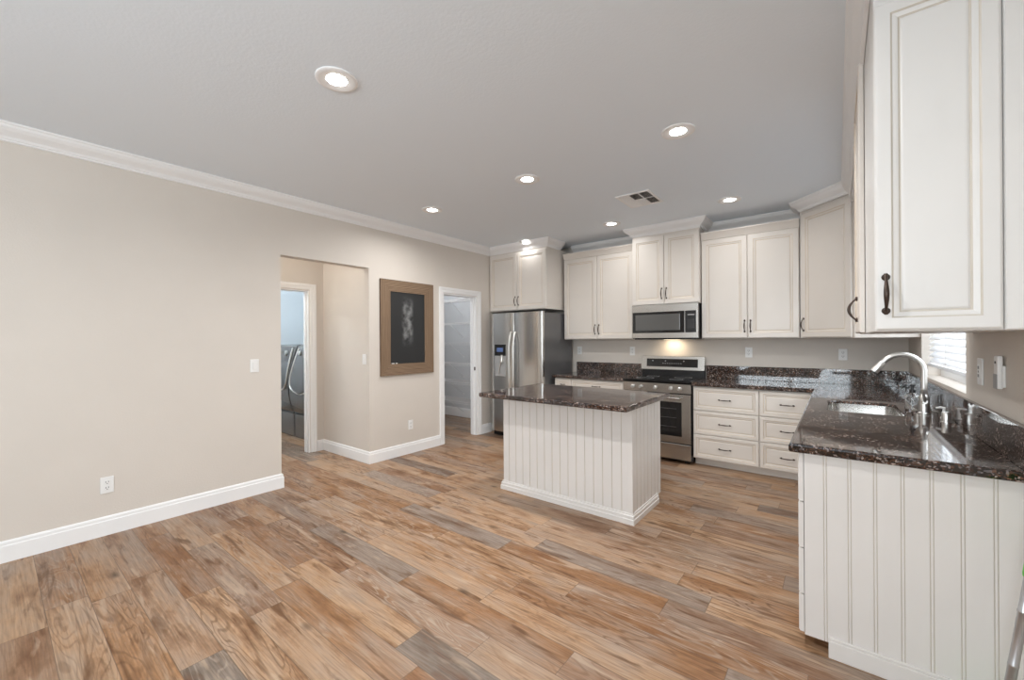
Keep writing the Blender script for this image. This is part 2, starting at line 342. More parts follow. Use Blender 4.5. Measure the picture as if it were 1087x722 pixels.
def ringpanel(bm, x0, x1, z0, z1, rings, yb):
    """rings [(inset, y, material)] concentric rectangles from the edge in; the back stands at yb."""
    prev = [bm.verts.new(p) for p in ((x0, yb, z0), (x1, yb, z0), (x1, yb, z1), (x0, yb, z1))]
    bm.faces.new(prev)
    for ins, y, mi in rings:
        cur = [bm.verts.new(p) for p in ((x0+ins, y, z0+ins), (x1-ins, y, z0+ins), (x1-ins, y, z1-ins), (x0+ins, y, z1-ins))]
        for k in range(4): bm.faces.new((prev[k], prev[(k+1) % 4], cur[(k+1) % 4], cur[k])).material_index = mi
        prev = cur
    bm.faces.new(prev).material_index = rings[-1][2] if len(rings[-1]) < 4 else rings[-1][3]
def door_rings(fr, t=0.0):
    return [(0.0, 0.005, 0), (0.004, 0.001, 0), (0.007, 0.0, 0), (fr-0.003, 0.0, 0), (fr, 0.002, 1), (fr+0.002, 0.0045, 1),
            (fr+0.010, 0.0055, 0), (fr+0.016, 0.0075, 0), (fr+0.019, 0.0105, 1), (fr+0.022, 0.0105, 1), (fr+0.026, 0.0085, 0), (fr+0.03, 0.008, 0)]
def handle_bm(p, q, out=0.03, r=0.0045, big=False):
    """arched pull between two feet p and q (x, y, z); it arches towards -y."""
    bm = bmesh.new(); p, q = Vector(p), Vector(q); d = q-p; pts = []; rs = []
    e = d.normalized()*0.012
    for i in range(17):
        t = i/16; a = math.sin(PI*t)
        s = p + d*t; s.y -= out*(a**0.7 if a > 0 else 0)*0.9 + 0.004
        pts.append(s); rs.append(r*(0.75 + 0.65*math.sin(PI*t)**2 if 0 < i < 16 else 1.3))
    pts = [p - e + Vector((0, -0.003, 0))] + pts + [q + e + Vector((0, -0.003, 0))]; rs = [r*0.9] + rs + [r*0.9]
    tube(bm, pts, rs, 10)
    for c in (p, q):
        lathe(bm, [(r*2.0, 0.0), (r*2.1, -0.002), (r*1.3, -0.006), (r*0.9, -0.010)], c=(c.x, c.y, c.z), n=12, axis='y')
    return bm
def empty(name, loc, rz=0.0):
    o = bpy.data.objects.new(name, None); COL.objects.link(o); o.location = loc; o.rotation_euler = (0, 0, rz)
    o.empty_display_size = 0.05
    return o
def tag(o, label, cat, group=None):
    o['label'] = label; o['category'] = cat
    if group: o['group'] = group
    return o
def struct(o): o['kind'] = 'structure'; return o
def thing(name, label, cat, loc, rz=0.0, group=None): return tag(empty(name, loc, rz), label, cat, group)
def dup(root, loc, label, rz=None):
    r = root.copy(); COL.objects.link(r); r.location = loc; r['label'] = label
    if rz is not None: r.rotation_euler = (0, 0, rz)
    for ch in list(root.children):
        c = ch.copy(); COL.objects.link(c); c.parent = r
        for g in list(ch.children):
            d = g.copy(); COL.objects.link(d); d.parent = c
    return r

# ------------------------------------------------------------------ the setting
struct(finish('floor', boxes((-7.6, XR+0.16, YR-0.3, YB+0.16, -0.08, 0.0)), 'floor'))
struct(finish('ceiling', boxes((-7.6, XR+0.16, YR-0.16, YB+0.16, ZC, ZC+0.1)), 'ceil'))
# left wall: opening to the hall, pantry doorway
HY0, HY1, HZ = 1.70, 2.63, 2.187
PY0, PY1, PZ = 3.735, 4.385, 2.005
struct(finish('wall_left', boxes((XL-0.12, XL, YR, HY0, 0, ZC), (XL-0.12, XL, HY0, HY1, HZ, ZC), (XL-0.12, XL, HY1, PY0, 0, ZC),
       (XL-0.12, XL, PY0, PY1, PZ, ZC), (XL-0.12, XL, PY1, YB, 0, ZC)), 'wall'))
struct(finish('wall_back', boxes((XL-0.12, XR+0.16, YB, YB+0.16, 0, ZC)), 'wall'))
WY0, WY1, WZ0, WZ1 = 3.17, 4.60, 1.075, 2.30
SY0, SY1, SZ0, SZ1 = -1.95, -0.45, 0.9, 2.2
struct(finish('wall_right', boxes((XR, XR+0.16, YR, SY0, 0, ZC), (XR, XR+0.16, SY0, SY1, 0, SZ0), (XR, XR+0.16, SY0, SY1, SZ1, ZC),
       (XR, XR+0.16, SY1, WY0, 0, ZC), (XR, XR+0.16, WY0, WY1, 0, WZ0), (XR, XR+0.16, WY0, WY1, WZ1, ZC), (XR, XR+0.16, WY1, YB, 0, ZC)), 'wall'))
DX0, DX1, DZ0, DZ = -2.3, 0.3, 0.95, 2.25
struct(finish('wall_rear', boxes((XL-0.12, DX0, YR-0.16, YR, 0, ZC), (DX0, DX1, YR-0.16, YR, DZ, ZC), (DX0, DX1, YR-0.16, YR, 0, DZ0), (DX1, XR+0.16, YR-0.16, YR, 0, ZC)), 'wall'))
wr = struct(empty('added_rear_window', (0, 0, 0))); xm = (DX0+DX1)/2; yy = YR-0.10  # rear window added out of view to let in fill light
struct(finish('window_frame', boxes((DX0, DX0+0.05, yy, yy+0.05, DZ0, DZ), (DX1-0.05, DX1, yy, yy+0.05, DZ0, DZ), (DX0+0.05, DX1-0.05, yy, yy+0.05, DZ0, DZ0+0.05), (DX0+0.05, DX1-0.05, yy, yy+0.05, DZ-0.05, DZ), (xm-0.025, xm+0.025, yy+0.005, yy+0.045, DZ0+0.05, DZ-0.05)), 'trim', wr))
struct(finish('pane', boxes((DX0+0.05, DX1-0.05, yy+0.022, yy+0.028, DZ0+0.05, DZ-0.05)), 'pane', wr))
# side window added behind the camera for fill, and the window over the sink
def window(name, y0, y1, z0, z1, x):
    w = struct(empty(name, (0, 0, 0))); ym = (y0+y1)/2
    struct(finish('window_frame', boxes((x, x+0.05, y0, y0+0.045, z0, z1), (x, x+0.05, y1-0.045, y1, z0, z1), (x, x+0.05, y0+0.045, y1-0.045, z0, z0+0.05), (x, x+0.05, y0+0.045, y1-0.045, z1-0.045, z1), (x+0.005, x+0.045, ym-0.02, ym+0.02, z0+0.05, z1-0.045)), 'trim', w))
    struct(finish('pane', boxes((x+0.022, x+0.028, y0+0.045, y1-0.045, z0+0.05, z1-0.045)), 'pane', w))
window('window_1', WY0, WY1, WZ0+0.001, WZ1, XR+0.105)
window('added_side_window', SY0, SY1, SZ0, SZ1, XR+0.09)
# hall, laundry and pantry behind the left wall
HX = -5.11; LY1, LZ = 2.455, 2.0
struct(finish('wall_hall', boxes((HX, XL-0.12, HY1, HY1+0.12, 0, ZC), (HX, XL-0.12, 0.6, 0.72, 0, ZC), (HX-0.12, HX, LY1, HY1+0.12, 0, ZC), (HX-0.12, HX, 0.6, 1.62, 0, ZC), (HX-0.12, HX, 1.62, LY1, LZ, ZC)), 'wall'))
struct(finish('wall_laundry', boxes((-7.6, HX-0.12, 3.56, 3.62, 0, ZC), (-7.6, -7.5, 0.6, 3.56, 0, ZC), (-7.5, HX-0.12, 0.6, 0.66, 0, ZC)), 'wall_cool'))
PYW = 5.27
struct(finish('wall_pantry', boxes((-6.6, XL-0.12, PYW, PYW+0.09, 0, ZC), (-6.7, -6.6, 3.62, PYW+0.09, 0, ZC), (-6.6, HX, 3.62, 3.68, 0, ZC), (HX-0.12, HX, HY1+0.12, 3.62, 0, ZC), (HX, XL-0.12, 3.62, 3.68, 0, ZC)), 'wall_pantry'))

# baseboards
BASE = [(0, 0), (0.016, 0), (0.016, 0.098), (0.0155, 0.102), (0.011, 0.106), (0.011, 0.122), (0.007, 0.130), (0.0, 0.134)]
def baseboard(name, path, side, mat='trim', prof=BASE):
    bm = bmesh.new(); sweep(bm, path, prof, 0, side); return struct(finish(name, bm, mat))
baseboard('baseboard_left', [(XL, YR), (XL, HY0), (XL-0.12, HY0)], -1)
baseboard('baseboard_hall', [(HX, LY1+0.085), (HX, HY1), (XL, HY1), (XL, PY0-0.078)], -1)
baseboard('baseboard_fridge', [(XL, PY1+0.078), (XL, 4.68)], -1)
baseboard('baseboard_pantry', [(-6.6, PYW), (XL-0.12, PYW)], -1, 'trim', [(0, 0), (0.016, 0), (0.016, 0.13), (0.01, 0.15), (0, 0.16)])
# ceiling crown
CR = [(0, ZC), (0.090, ZC), (0.090, ZC-0.011), (0.082, ZC-0.016), (0.077, ZC-0.030), (0.062, ZC-0.047), (0.040, ZC-0.062), (0.026, ZC-0.073), (0.018, ZC-0.088), (0.012, ZC-0.090), (0.012, ZC-0.100), (0, ZC-0.104)]
bm = bmesh.new(); sweep(bm, [(XL, YR), (XL, 4.655)], CR, 0, -1); struct(finish('trim_1', bm, 'trim'))
bm = bmesh.new(); sweep(bm, [(-3.05, YB), (-2.005, YB)], CR, 0, -1); struct(finish('trim_2', bm, 'trim'))
bm = bmesh.new(); sweep(bm, [(-1.21, YB), (-0.30, YB)], CR, 0, -1); struct(finish('trim_3', bm, 'trim'))
bm = bmesh.new(); sweep(bm, [(XR, 4.64), (XR, 3.06)], CR, 0, -1); struct(finish('trim_4', bm, 'trim'))
# door casings
def casing(name, x, y0, y1, z1, w, depth):
    """doorway in a wall facing +x; jamb runs back by depth."""
    t = 0.018; bm = bmesh.new()
    def arch(i0, i1, xx):
        for (a0, a1, c0, c1) in ((y0-i1, y0-i0, 0, z1+i1), (y1+i0, y1+i1, 0, z1+i1), (y0-i0, y1+i0, z1+i0, z1+i1)):
            box(bm, x, xx, a0, a1, c0, c1, bev=0.002)
    arch(0.004, w*0.55, x+t*0.7); arch(w*0.55, w, x+t)
    j = 0.016
    box(bm, x-depth, x, y0, y0+j, 0, z1); box(bm, x-depth, x, y1-j, y1, 0, z1); box(bm, x-depth, x, y0+j, y1-j, z1-j, z1)
    box(bm, x-depth*0.75, x-depth*0.4, y1-j-0.012, y1-j, 0, z1-j); box(bm, x-depth*0.75, x-depth*0.4, y0+j, y0+j+0.012, 0, z1-j)
    return struct(finish(name, bm, 'trim'))
tp = casing('trim_5', XL, PY0, PY1, PZ, 0.076, 0.12)
bm = bmesh.new(); box(bm, XL-0.045, XL-0.02, PY1-0.0175, PY1-0.016, 0.935, 0.985); struct(finish('strike_plate', bm, 'bronze', tp))
casing('trim_6', HX, 1.62, LY1, LZ, 0.076, 0.12)

# ------------------------------------------------------------------ cabinet builders (front faces local -y, door face at y=0, origin at the left end of the front)
def add_door(par, x0, x1, z0, z1, fr=0.055, name='door', mats=('cab', 'glaze'), hp=None, out=0.03, r=0.0045, y=0.0):
    bm = bmesh.new(); ringpanel(bm, x0, x1, z0, z1, door_rings(fr), 0.0195)
    d = finish(name, bm, mats, par, loc=(0, y, 0))
    if hp: finish('handle', handle_bm(hp[0], hp[1], out, r), 'bronze', d, smooth=40)
    return d
def vh(x, z, L=0.115): return ((x, 0, z), (x, 0, z+L))
def hh(x, z, L=0.10): return ((x-L/2, 0, z), (x+L/2, 0, z))
CAB_CROWN = lambda zt: [(0, zt), (0.046, zt), (0.046, zt-0.012), (0.036, zt-0.022), (0.022, zt-0.05), (0.012, zt-0.064), (0.008, zt-0.078), (0, zt-0.08)]
def wall_cabinet(label, x0, x1, yf, z0, ztop, doors, hand, crown='cream', side_l=True, side_r=True):
    w = x1-x0; dpt = YB-yf; h = ztop-z0
    t = thing('wall_cabinet', label, 'cabinet', (x0, yf, z0))
    finish('carcass', boxes((0, w, 0.02, dpt-0.002, 0, h), bev=0.0015), 'cab', t)
    g = 0.003; n = len(doors)
    top = h-0.085 if crown == 'cream' else h-0.03
    for k, (a, b_) in enumerate(doors):
        hx = b_-0.028 if hand[k] == 'r' else a+0.028
        add_door(t, a+g, b_-g, 0.006, top, hp=vh(hx, 0.075), name='door')
    if crown == 'cream':
        bm = bmesh.new(); sweep(bm, [(0, 0.018), (w, 0.018)], CAB_CROWN(h+0.002), 0, -1)
        finish('crown_moulding', bm, 'cab', t, smooth=25)
    return t

# refrigerator cabinet, full crown to the ceiling with a return
t = wall_cabinet('cream two-door wall cabinet above the stainless refrigerator', XL+0.004, -3.072, 4.655, 1.795, ZC-0.10, [(0.01, 0.52), (0.52, 1.02)], 'rl', None)
bm = bmesh.new(); sweep(bm, [(0, 0.018), (1.024, 0.018), (1.024, 0.36)], [(o_, z-1.795) for o_, z in CR], 0, -1); finish('crown_moulding', bm, 'trim', t)
# a pair of doors beside the refrigerator
wall_cabinet('cream two-door wall cabinet between the refrigerator and the microwave', -3.03, -2.012, 5.04, ZU, 2.572, [(0.0, 0.508), (0.508, 1.018)], 'rl')
# over the microwave
t = wall_cabinet('short cream wall cabinet above the microwave, crowned in white', -2.005, -1.222, 4.975, 1.785, ZC-0.10, [(0.0, 0.391), (0.391, 0.783)], 'rl', None)
bm = bmesh.new(); sweep(bm, [(0, 0.375), (0, 0.018), (0.783, 0.018), (0.783, 0.375)], [(o_, z-1.785) for o_, z in CR], 0, -1); finish('crown_moulding', bm, 'trim', t)
wall_cabinet('cream two-door wall cabinet right of the microwave', -1.215, -0.293, 5.04, ZU, 2.572, [(0.0, 0.462), (0.462, 0.922)], 'rl')

# diagonal corner cabinet
t = thing('corner_wall_cabinet', 'tall cream corner cabinet with one angled door', 'cabinet', (0, 0, ZU))
A, B = (-0.288, 5.04), (0.107, 4.645)
bm = bmesh.new(); h = ZC-0.10-ZU
n45 = 0.02/math.sqrt(2)
pts = [(A[0], YB-0.002), (A[0], A[1]+n45), (A[0]+n45, A[1]+n45), (B[0]+n45, B[1]+n45), (B[0]+n45, B[1]), (XR-0.002, B[1]), (XR-0.002, YB-0.002)]
lo = [bm.verts.new((x, y, 0)) for x, y in pts]; hi = [bm.verts.new((x, y, h)) for x, y in pts]
bm.faces.new(lo[::-1]); bm.faces.new(hi)
for i in range(len(pts)): bm.faces.new((lo[i], lo[(i+1) % len(pts)], hi[(i+1) % len(pts)], hi[i]))
finish('carcass', bm, 'cab', t)
Ld = math.hypot(B[0]-A[0], B[1]-A[1])
bm = bmesh.new(); ringpanel(bm, 0.012, Ld-0.012, 0.006, h-0.03, door_rings(0.055), 0.0195)
d = finish('door', bm, ('cab', 'glaze'), t); d.location = (A[0], A[1], 0); d.rotation_euler = (0, 0, -PI/4)
finish('handle', handle_bm(*vh(0.042, 0.075)), 'bronze', d, smooth=40)
bm = bmesh.new(); sweep(bm, [(A[0]+0.002, YB-0.1), (A[0]+0.002, A[1]+n45), (B[0]+n45-0.012, B[1]+0.008)], [(o_, z-ZU) for o_, z in CR], 0, -1); finish('crown_moulding', bm, 'trim', t)

# near end of the right wall: an end cabinet with a door towards the camera, then one door over the window side
EX, EY0, EY1, EY2, EZ = 0.100, 1.85, 2.44, 3.02, 1.392
t = thing('end_wall_cabinet', 'large off-white wall cabinet nearest the camera, door facing the room', 'cabinet', (EX, EY0, EZ))
h = ZC-0.10-EZ; w = XR-0.002-EX
finish('carcass', boxes((0.002, w, 0.02, EY1-EY0, 0, h), bev=0.0015), 'cab_daylit', t)
add_door(t, 0.003, 0.286, 0.004, 2.487-EZ, 0.043, mats=('cab_daylit', 'glazew'), hp=vh(0.0285, 0.068, 0.112), out=0.026, r=0.0055)
bm = bmesh.new(); ringpanel(bm, 0.290, w, 0.0, 2.52-EZ, [(0, 0.010, 0), (0.004, 0.006, 0), (0.012, 0.006, 0)], 0.0195); finish('stile', bm, 'cab_daylit', t)
t = thing('wall_cabinet', 'cream wall cabinet beside the sink window, edge-on behind the large off-white one', 'cabinet', (EX-0.02, EY2, EZ), -PI/2)
finish('carcass', boxes((0, EY2-EY1-0.001, 0.022, XR-EX+0.018, 0, h), bev=0.0015), 'cab', t)
add_door(t, 0.004, EY2-EY1-0.004, 0.004, h-0.03, hp=vh(0.36, 0.07, 0.10), out=0.032, r=0.005)

t = thing('window_valance', 'white crowned valance board bridging the cabinets above the sink window', 'valance', (EX, 3.83, 2.56))
finish('board', boxes((0.002, 0.022, EY2-3.83+0.001, B[1]-3.83-0.001, 0.0, 0.179), bev=0.002), 'cab', t)
CRN = [(o_*0.72, ZC-(ZC-z)*1.35) for o_, z in CR]
bm = bmesh.new(); sweep(bm, [(0.0, B[1]-3.83+0.012), (0.0, EY0-3.83+0.016), (XR-0.003-EX, EY0-3.83+0.016)], [(o_, z-2.56) for o_, z in CRN], 0, -1); finish('crown_moulding', bm, 'trim', t)

# ------------------------------------------------------------------ base cabinets
def base_unit(label, loc, w, d, rz, drawers=None, doors=None, toe=0.08, zt=ZT-0.04, mats=('cab', 'glaze'), z0=0.085, name='base_cabinet', fr=0.034):
    t = thing(name, label, 'cabinet', loc, rz)
    finish('carcass', boxes((0, w, 0.02, d, z0, zt-0.001), bev=0.0015), mats[0], t)
    finish('toe_kick', boxes((0, w, 0.02+toe, 0.035+toe, 0.0, z0)), mats[0], t)
    for (a, b_, c0, c1, hL) in (drawers or []):
        add_door(t, a+0.003, b_-0.003, c0+0.003, c1-0.003, fr, 'drawer', mats, hh((a+b_)/2, (c0+c1)/2+0.0, hL) if hL else None, out=0.022, r=0.004)
    for (a, b_, c0, c1, hd) in (doors or []):
        hx = b_-0.03 if hd == 'r' else a+0.03
        add_door(t, a+0.003, b_-0.003, c0+0.003, c1-0.003, 0.05, 'door', mats, vh(hx, c1-0.19))
    return t
YF = 4.735
DB = YB-0.002-YF
zs = [0.085, 0.345, 0.600, 0.858]
base_unit('cream three-drawer base cabinet just right of the range', (-1.234, YF, 0), 0.622, DB, 0, [(0, 0.622, zs[i], zs[i+1], 0.10) for i in range(3)])
base_unit('cream three-drawer base cabinet in the inner corner, partly behind the peninsula', (-0.611, YF, 0), 0.465, DB, 0, [(0, 0.465, zs[i], zs[i+1], 0.10) for i in range(3)])
base_unit('narrow cream base cabinet beside the refrigerator', (-3.0, YF, 0), 0.25, DB, 0, [(0, 0.25, 0.70, 0.858, 0.05)], [(0, 0.25, 0.085, 0.70, 'r')])
base_unit('wide cream base cabinet left of the range', (-2.749, YF, 0), 0.725, DB, 0, [(0, 0.725, 0.70, 0.858, 0.10)], [(0, 0.362, 0.085, 0.70, 'r'), (0.362, 0.725, 0.085, 0.70, 'l')])
# right run, fronts face -x
XF = -0.140; PEY = 2.235; DR = XR-0.002-XF
zz = [0.065, 0.235, 0.44, 0.645, 0.862]
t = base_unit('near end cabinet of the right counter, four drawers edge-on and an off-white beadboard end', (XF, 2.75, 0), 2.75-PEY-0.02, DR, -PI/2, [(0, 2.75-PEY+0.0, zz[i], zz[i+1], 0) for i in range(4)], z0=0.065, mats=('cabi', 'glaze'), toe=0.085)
def beadboard(w, h, grooves, depth=0.004, gw=0.005, double=0.0, th=0.015):
    """vertical grooved board: x 0..w, front y=0 facing -y, z 0..h."""
    pts = [(0, 0, 0)]
    for g in grooves:
        for c in ((g-double/2, g+double/2) if double else (g,)):
            pts += [(c-gw/2, 0, 0), (c-gw*0.15, depth, 1), (c+gw*0.15, depth, 1), (c+gw/2, 0, 1)]
    pts.append((w, 0, 0))
    bm = bmesh.new(); bot = [bm.verts.new((x, y, 0)) for x, y, _ in pts]; top = [bm.verts.new((x, y, h)) for x, y, _ in pts]
    for i in range(len(pts)-1): bm.faces.new((bot[i], bot[i+1], top[i+1], top[i])).material_index = pts[i+1][2]
    b0, b1, t0, t1 = (bm.verts.new(p) for p in ((0, th, 0), (w, th, 0), (0, th, h), (w, th, h)))
    bm.faces.new((b1, b0, t0, t1)); bm.faces.new((bot[0], top[0], t0, b0)); bm.faces.new((bot[-1], b1, t1, top[-1]))
    bm.faces.new(bot[::-1] + [b0, b1]); bm.faces.new(top + [t1, t0])
    return bm
# end panel of the right run (local frame of t: +x is towards the camera, +y towards the right wall)
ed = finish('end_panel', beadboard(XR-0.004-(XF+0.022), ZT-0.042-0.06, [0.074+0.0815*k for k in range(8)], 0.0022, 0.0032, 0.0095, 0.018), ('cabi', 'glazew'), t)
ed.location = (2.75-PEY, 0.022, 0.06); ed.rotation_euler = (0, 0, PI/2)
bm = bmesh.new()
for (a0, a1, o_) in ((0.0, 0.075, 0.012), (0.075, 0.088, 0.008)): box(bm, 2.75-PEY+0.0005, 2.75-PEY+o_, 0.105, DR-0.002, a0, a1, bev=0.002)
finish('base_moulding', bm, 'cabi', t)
base_unit('cream sink cabinet with two doors below the sink', (XF, 3.95, 0), 1.199, DR, -PI/2, [(0, 0.6, 0.68, 0.862, 0.10), (0.6, 1.199, 0.68, 0.862, 0.10)], [(0, 0.6, 0.065, 0.68, 'r'), (0.6, 1.199, 0.065, 0.68, 'l')], z0=0.065, toe=0.085)
# hollow the sink cabinet carcass: replaced by an open box below
for o in [c for c in COL.objects if c.parent and c.name.startswith('carcass') and c.parent.location.y == Vector((0, 3.95, 0)).y]:
    me = o.data; bm = boxes((0, 0.018, 0.02, DR, 0.065, ZT-0.041), (1.181, 1.199, 0.02, DR, 0.065, ZT-0.041), (0.018, 1.181, 0.02, 0.038, 0.065, ZT-0.041), (0.018, 1.181, DR-0.01, DR, 0.065, ZT-0.041), (0.018, 1.181, 0.038, DR-0.01, 0.065, 0.083))
    bmesh.ops.recalc_face_normals(bm, faces=bm.faces); bm.to_mesh(me); bm.free()
base_unit('cream one-door base cabinet between the sink cabinet and the corner', (XF, 4.73, 0), 0.779, DR, -PI/2, [(0.19, 0.779, 0.68, 0.862, 0.10)], [(0.19, 0.779, 0.065, 0.68, 'l')], z0=0.065, toe=0.085)

# ------------------------------------------------------------------ worktops
def rounded_rect(x0, x1, y0, y1, r, n=6):
    out = []
    for cx, cy, a0 in ((x1-r, y1-r, 0), (x0+r, y1-r, PI/2), (x0+r, y0+r, PI), (x1-r, y0+r, 1.5*PI)):
        out += [(cx+r*math.cos(a0+PI/2*k/n), cy+r*math.sin(a0+PI/2*k/n)) for k in range(n+1)]
    return out
def slab(name, outer, holes, z0, z1, ro=0.010):
    bm = bmesh.new(); loops = []
    for lp in [outer]+holes:
        vs = [bm.verts.new((x, y, z1)) for x, y in lp]
        loops.append([bm.edges.new((vs[i], vs[(i+1) % len(vs)])) for i in range(len(vs))])
    bmesh.ops.triangle_fill(bm, use_beauty=True, use_dissolve=False, edges=[e for l in loops for e in l])
    r = bmesh.ops.extrude_face_region(bm, geom=list(bm.faces))
    vs = [g for g in r['geom'] if isinstance(g, bmesh.types.BMVert)]
    bmesh.ops.translate(bm, vec=(0, 0, z0-z1), verts=vs)
    bmesh.ops.recalc_face_normals(bm, faces=bm.faces)
    if ro:
        es = [e for e in bm.edges if len(e.link_faces) == 2 and e.calc_face_angle(0) > 0.8 and abs(e.verts[0].co.z-e.verts[1].co.z) < 1e-5]
        bmesh.ops.bevel(bm, geom=es, offset=ro, segments=2, profile=0.5, affect='EDGES')
    return bm
SKX0, SKX1, SKY0, SKY1 = -0.050, 0.315, 3.36, 3.93
L_out = [(-1.236, 4.70), (-0.172, 4.70), (-0.172, 2.205), (XR-0.001, 2.205), (XR-0.001, YB-0.001), (-1.236, YB-0.001)]
wt = finish('worktop', slab('w', L_out, [rounded_rect(SKX0, SKX1, SKY0, SKY1, 0.06)], ZT-0.04, ZT), 'granite')
tag(wt, 'dark polished granite worktop turning the corner from range to sink and peninsula end', 'countertop')
finish('backsplash', boxes((-1.236, XR-0.021, YB-0.021, YB-0.001, ZT+0.0005, 1.055), (XR-0.021, XR-0.001, 2.21, YB-0.001, ZT+0.0005, 1.055), bev=0.002), 'granite', wt)
wl = finish('worktop', slab('w', [(-3.02, 4.70), (-2.012, 4.70), (-2.012, YB-0.001), (-3.02, YB-0.001)], [], ZT-0.04, ZT), 'granite')
tag(wl, 'short dark granite worktop between refrigerator and range', 'countertop')
finish('backsplash', boxes((-3.0, -2.012, YB-0.021, YB-0.001, ZT+0.0005, 1.05), bev=0.002), 'granite', wl)
wi = finish('worktop', slab('w', [(-2.515, 2.712), (-1.138, 2.712), (-1.138, 3.655), (-2.515, 3.655)], [], ZT-0.04, ZT), 'granite')
tag(wi, 'rectangular dark granite worktop overhanging the kitchen island', 'countertop')

# ------------------------------------------------------------------ island
IX0, IX1, IY0, IY1 = -2.43, -1.195, 2.945, 3.57
t = thing('kitchen_island', 'white beadboard kitchen island in the middle of the floor', 'island', (IX0, IY0, 0))
iw, idp, ih = IX1-IX0, IY1-IY0, ZT-0.041
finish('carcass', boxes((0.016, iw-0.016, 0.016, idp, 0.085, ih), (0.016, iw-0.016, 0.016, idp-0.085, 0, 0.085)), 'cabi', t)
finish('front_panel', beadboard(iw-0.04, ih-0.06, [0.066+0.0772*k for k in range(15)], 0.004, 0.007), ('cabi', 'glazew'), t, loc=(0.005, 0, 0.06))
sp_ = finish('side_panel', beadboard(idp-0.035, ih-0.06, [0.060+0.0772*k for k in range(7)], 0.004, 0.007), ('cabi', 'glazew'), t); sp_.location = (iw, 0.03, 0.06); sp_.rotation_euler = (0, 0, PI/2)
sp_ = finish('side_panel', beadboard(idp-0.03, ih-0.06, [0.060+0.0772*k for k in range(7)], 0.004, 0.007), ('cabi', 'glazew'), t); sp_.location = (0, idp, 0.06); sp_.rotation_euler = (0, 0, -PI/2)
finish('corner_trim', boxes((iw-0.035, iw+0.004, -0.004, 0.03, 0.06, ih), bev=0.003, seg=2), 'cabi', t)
bm = bmesh.new(); sweep(bm, [(0, idp-0.09), (0, 0), (iw, 0), (iw, idp-0.09)], [(0, 0), (0.018, 0), (0.018, 0.036), (0.013, 0.040), (0.013, 0.062), (0.007, 0.068), (0.006, 0.078), (0, 0.080)], 0, -1)
finish('base_moulding', bm, 'cabi', t)
for a, b_, hd in ((0.03, 0.617, 'l'), (0.617, 1.205, 'r')):
    bm = bmesh.new(); ringpanel(bm, -b_+0.003, -a-0.003, 0.09, ih-0.01, door_rings(0.05), 0.0195)
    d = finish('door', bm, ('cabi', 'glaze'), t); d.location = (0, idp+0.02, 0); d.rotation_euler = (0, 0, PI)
    hx = -b_+0.04 if hd == 'l' else -a-0.04
    finish('handle', handle_bm(*vh(hx, ih-0.2)), 'bronze', d, smooth=40)

# ------------------------------------------------------------------ refrigerator
t = thing('refrigerator', 'stainless side-by-side refrigerator with water dispenser in the corner', 'refrigerator', (-3.945, 4.50, 0))
fw, fh = 0.895, 1.752
finish('body', boxes((0.004, fw-0.004, 0.075, 0.80, 0.03, fh-0.012), bev=0.004, seg=2), 'fridgeside', t)
finish('toe_grille', boxes((0.02, fw-0.02, 0.05, 0.074, 0.012, 0.07), *[(0.04, fw-0.04, 0.045, 0.05, 0.022+0.012*k, 0.028+0.012*k) for k in range(4)]), 'black', t)
for a in (0.05, fw-0.10): finish('foot', boxes((a, a+0.05, 0.1, 0.7, 0.0, 0.03)), 'black', t)
split = 0.425
def fdoor(x0, x1, z0, z1, hole=None):
    """slightly bowed door leaf with rounded vertical edges; hole = dispenser recess."""
    bm = bmesh.new(); n = 12; prof = []
    for i in range(n+1):
        u = i/n; x = x0+(x1-x0)*u; e = min(u, 1-u)*(x1-x0)
        y = 0.012 - 0.012*math.sin(PI*u)
        if e < 0.012: y += 0.012
        prof.append((x, y))
    prof += [(x1, 0.07), (x0, 0.07)]
    lo = [bm.verts.new((x, y, z0)) for x, y in prof]; hi = [bm.verts.new((x, y, z1)) for x, y in prof]
    bm.faces.new(lo[::-1]); bm.faces.new(hi)
    for i in range(len(prof)): bm.faces.new((lo[i], lo[(i+1) % len(prof)], hi[(i+1) % len(prof)], hi[i]))
    return bm
def fhandle(x):
    bm = bmesh.new(); pts = []
    for i in range(19):
        u = i/18; z = 0.62+0.86*u; pts.append((x, -0.012-0.048*min(1, math.sin(PI*u)*1.6)**0.8, z))
    tube(bm, [(x, 0.006, 0.62)]+pts+[(x, 0.006, 1.48)], 0.0125, 12); return bm
dl = finish('freezer_door', fdoor(0, split-0.004, 0.075, fh), 'steelv', t, smooth=30)
dr = finish('fridge_door', fdoor(split+0.004, fw, 0.075, fh), 'steelv', t, smooth=30)
finish('handle', fhandle(split-0.035), 'chrome', dl, smooth=40); finish('handle', fhandle(split+0.035), 'chrome', dr, smooth=40)
finish('dispenser_recess', boxes((0.085, 0.285, -0.001, 0.02, 0.86, 1.30), bev=0.006, seg=2), 'greyplastic', dl)
finish('dispenser_display', boxes((0.085, 0.285, -0.006, 0.0, 1.15, 1.31), bev=0.003), 'blackglass', dl)
finish('display_screen', boxes((0.13, 0.24, -0.0075, -0.006, 1.205, 1.265)), 'display', dl)
bm = bmesh.new(); tube(bm, [(0.225, -0.012, 1.16), (0.225, -0.02, 1.10), (0.19, -0.018, 1.0), (0.165, -0.01, 0.90)], [0.016, 0.012, 0.008, 0.007], 10); lathe(bm, [(0.028, 1.06), (0.03, 1.09), (0.02, 1.14)], c=(0.225, -0.012, 0), n=16)
finish('dispenser_paddle', bm, 'chrome', dl, smooth=40)
finish('hinge_cap', boxes((0.02, 0.10, 0.02, 0.16, fh-0.012, fh+0.014), bev=0.004), 'black', t)
finish('hinge_cap', boxes((fw-0.10, fw-0.02, 0.02, 0.16, fh-0.012, fh+0.014), bev=0.004), 'black', t)

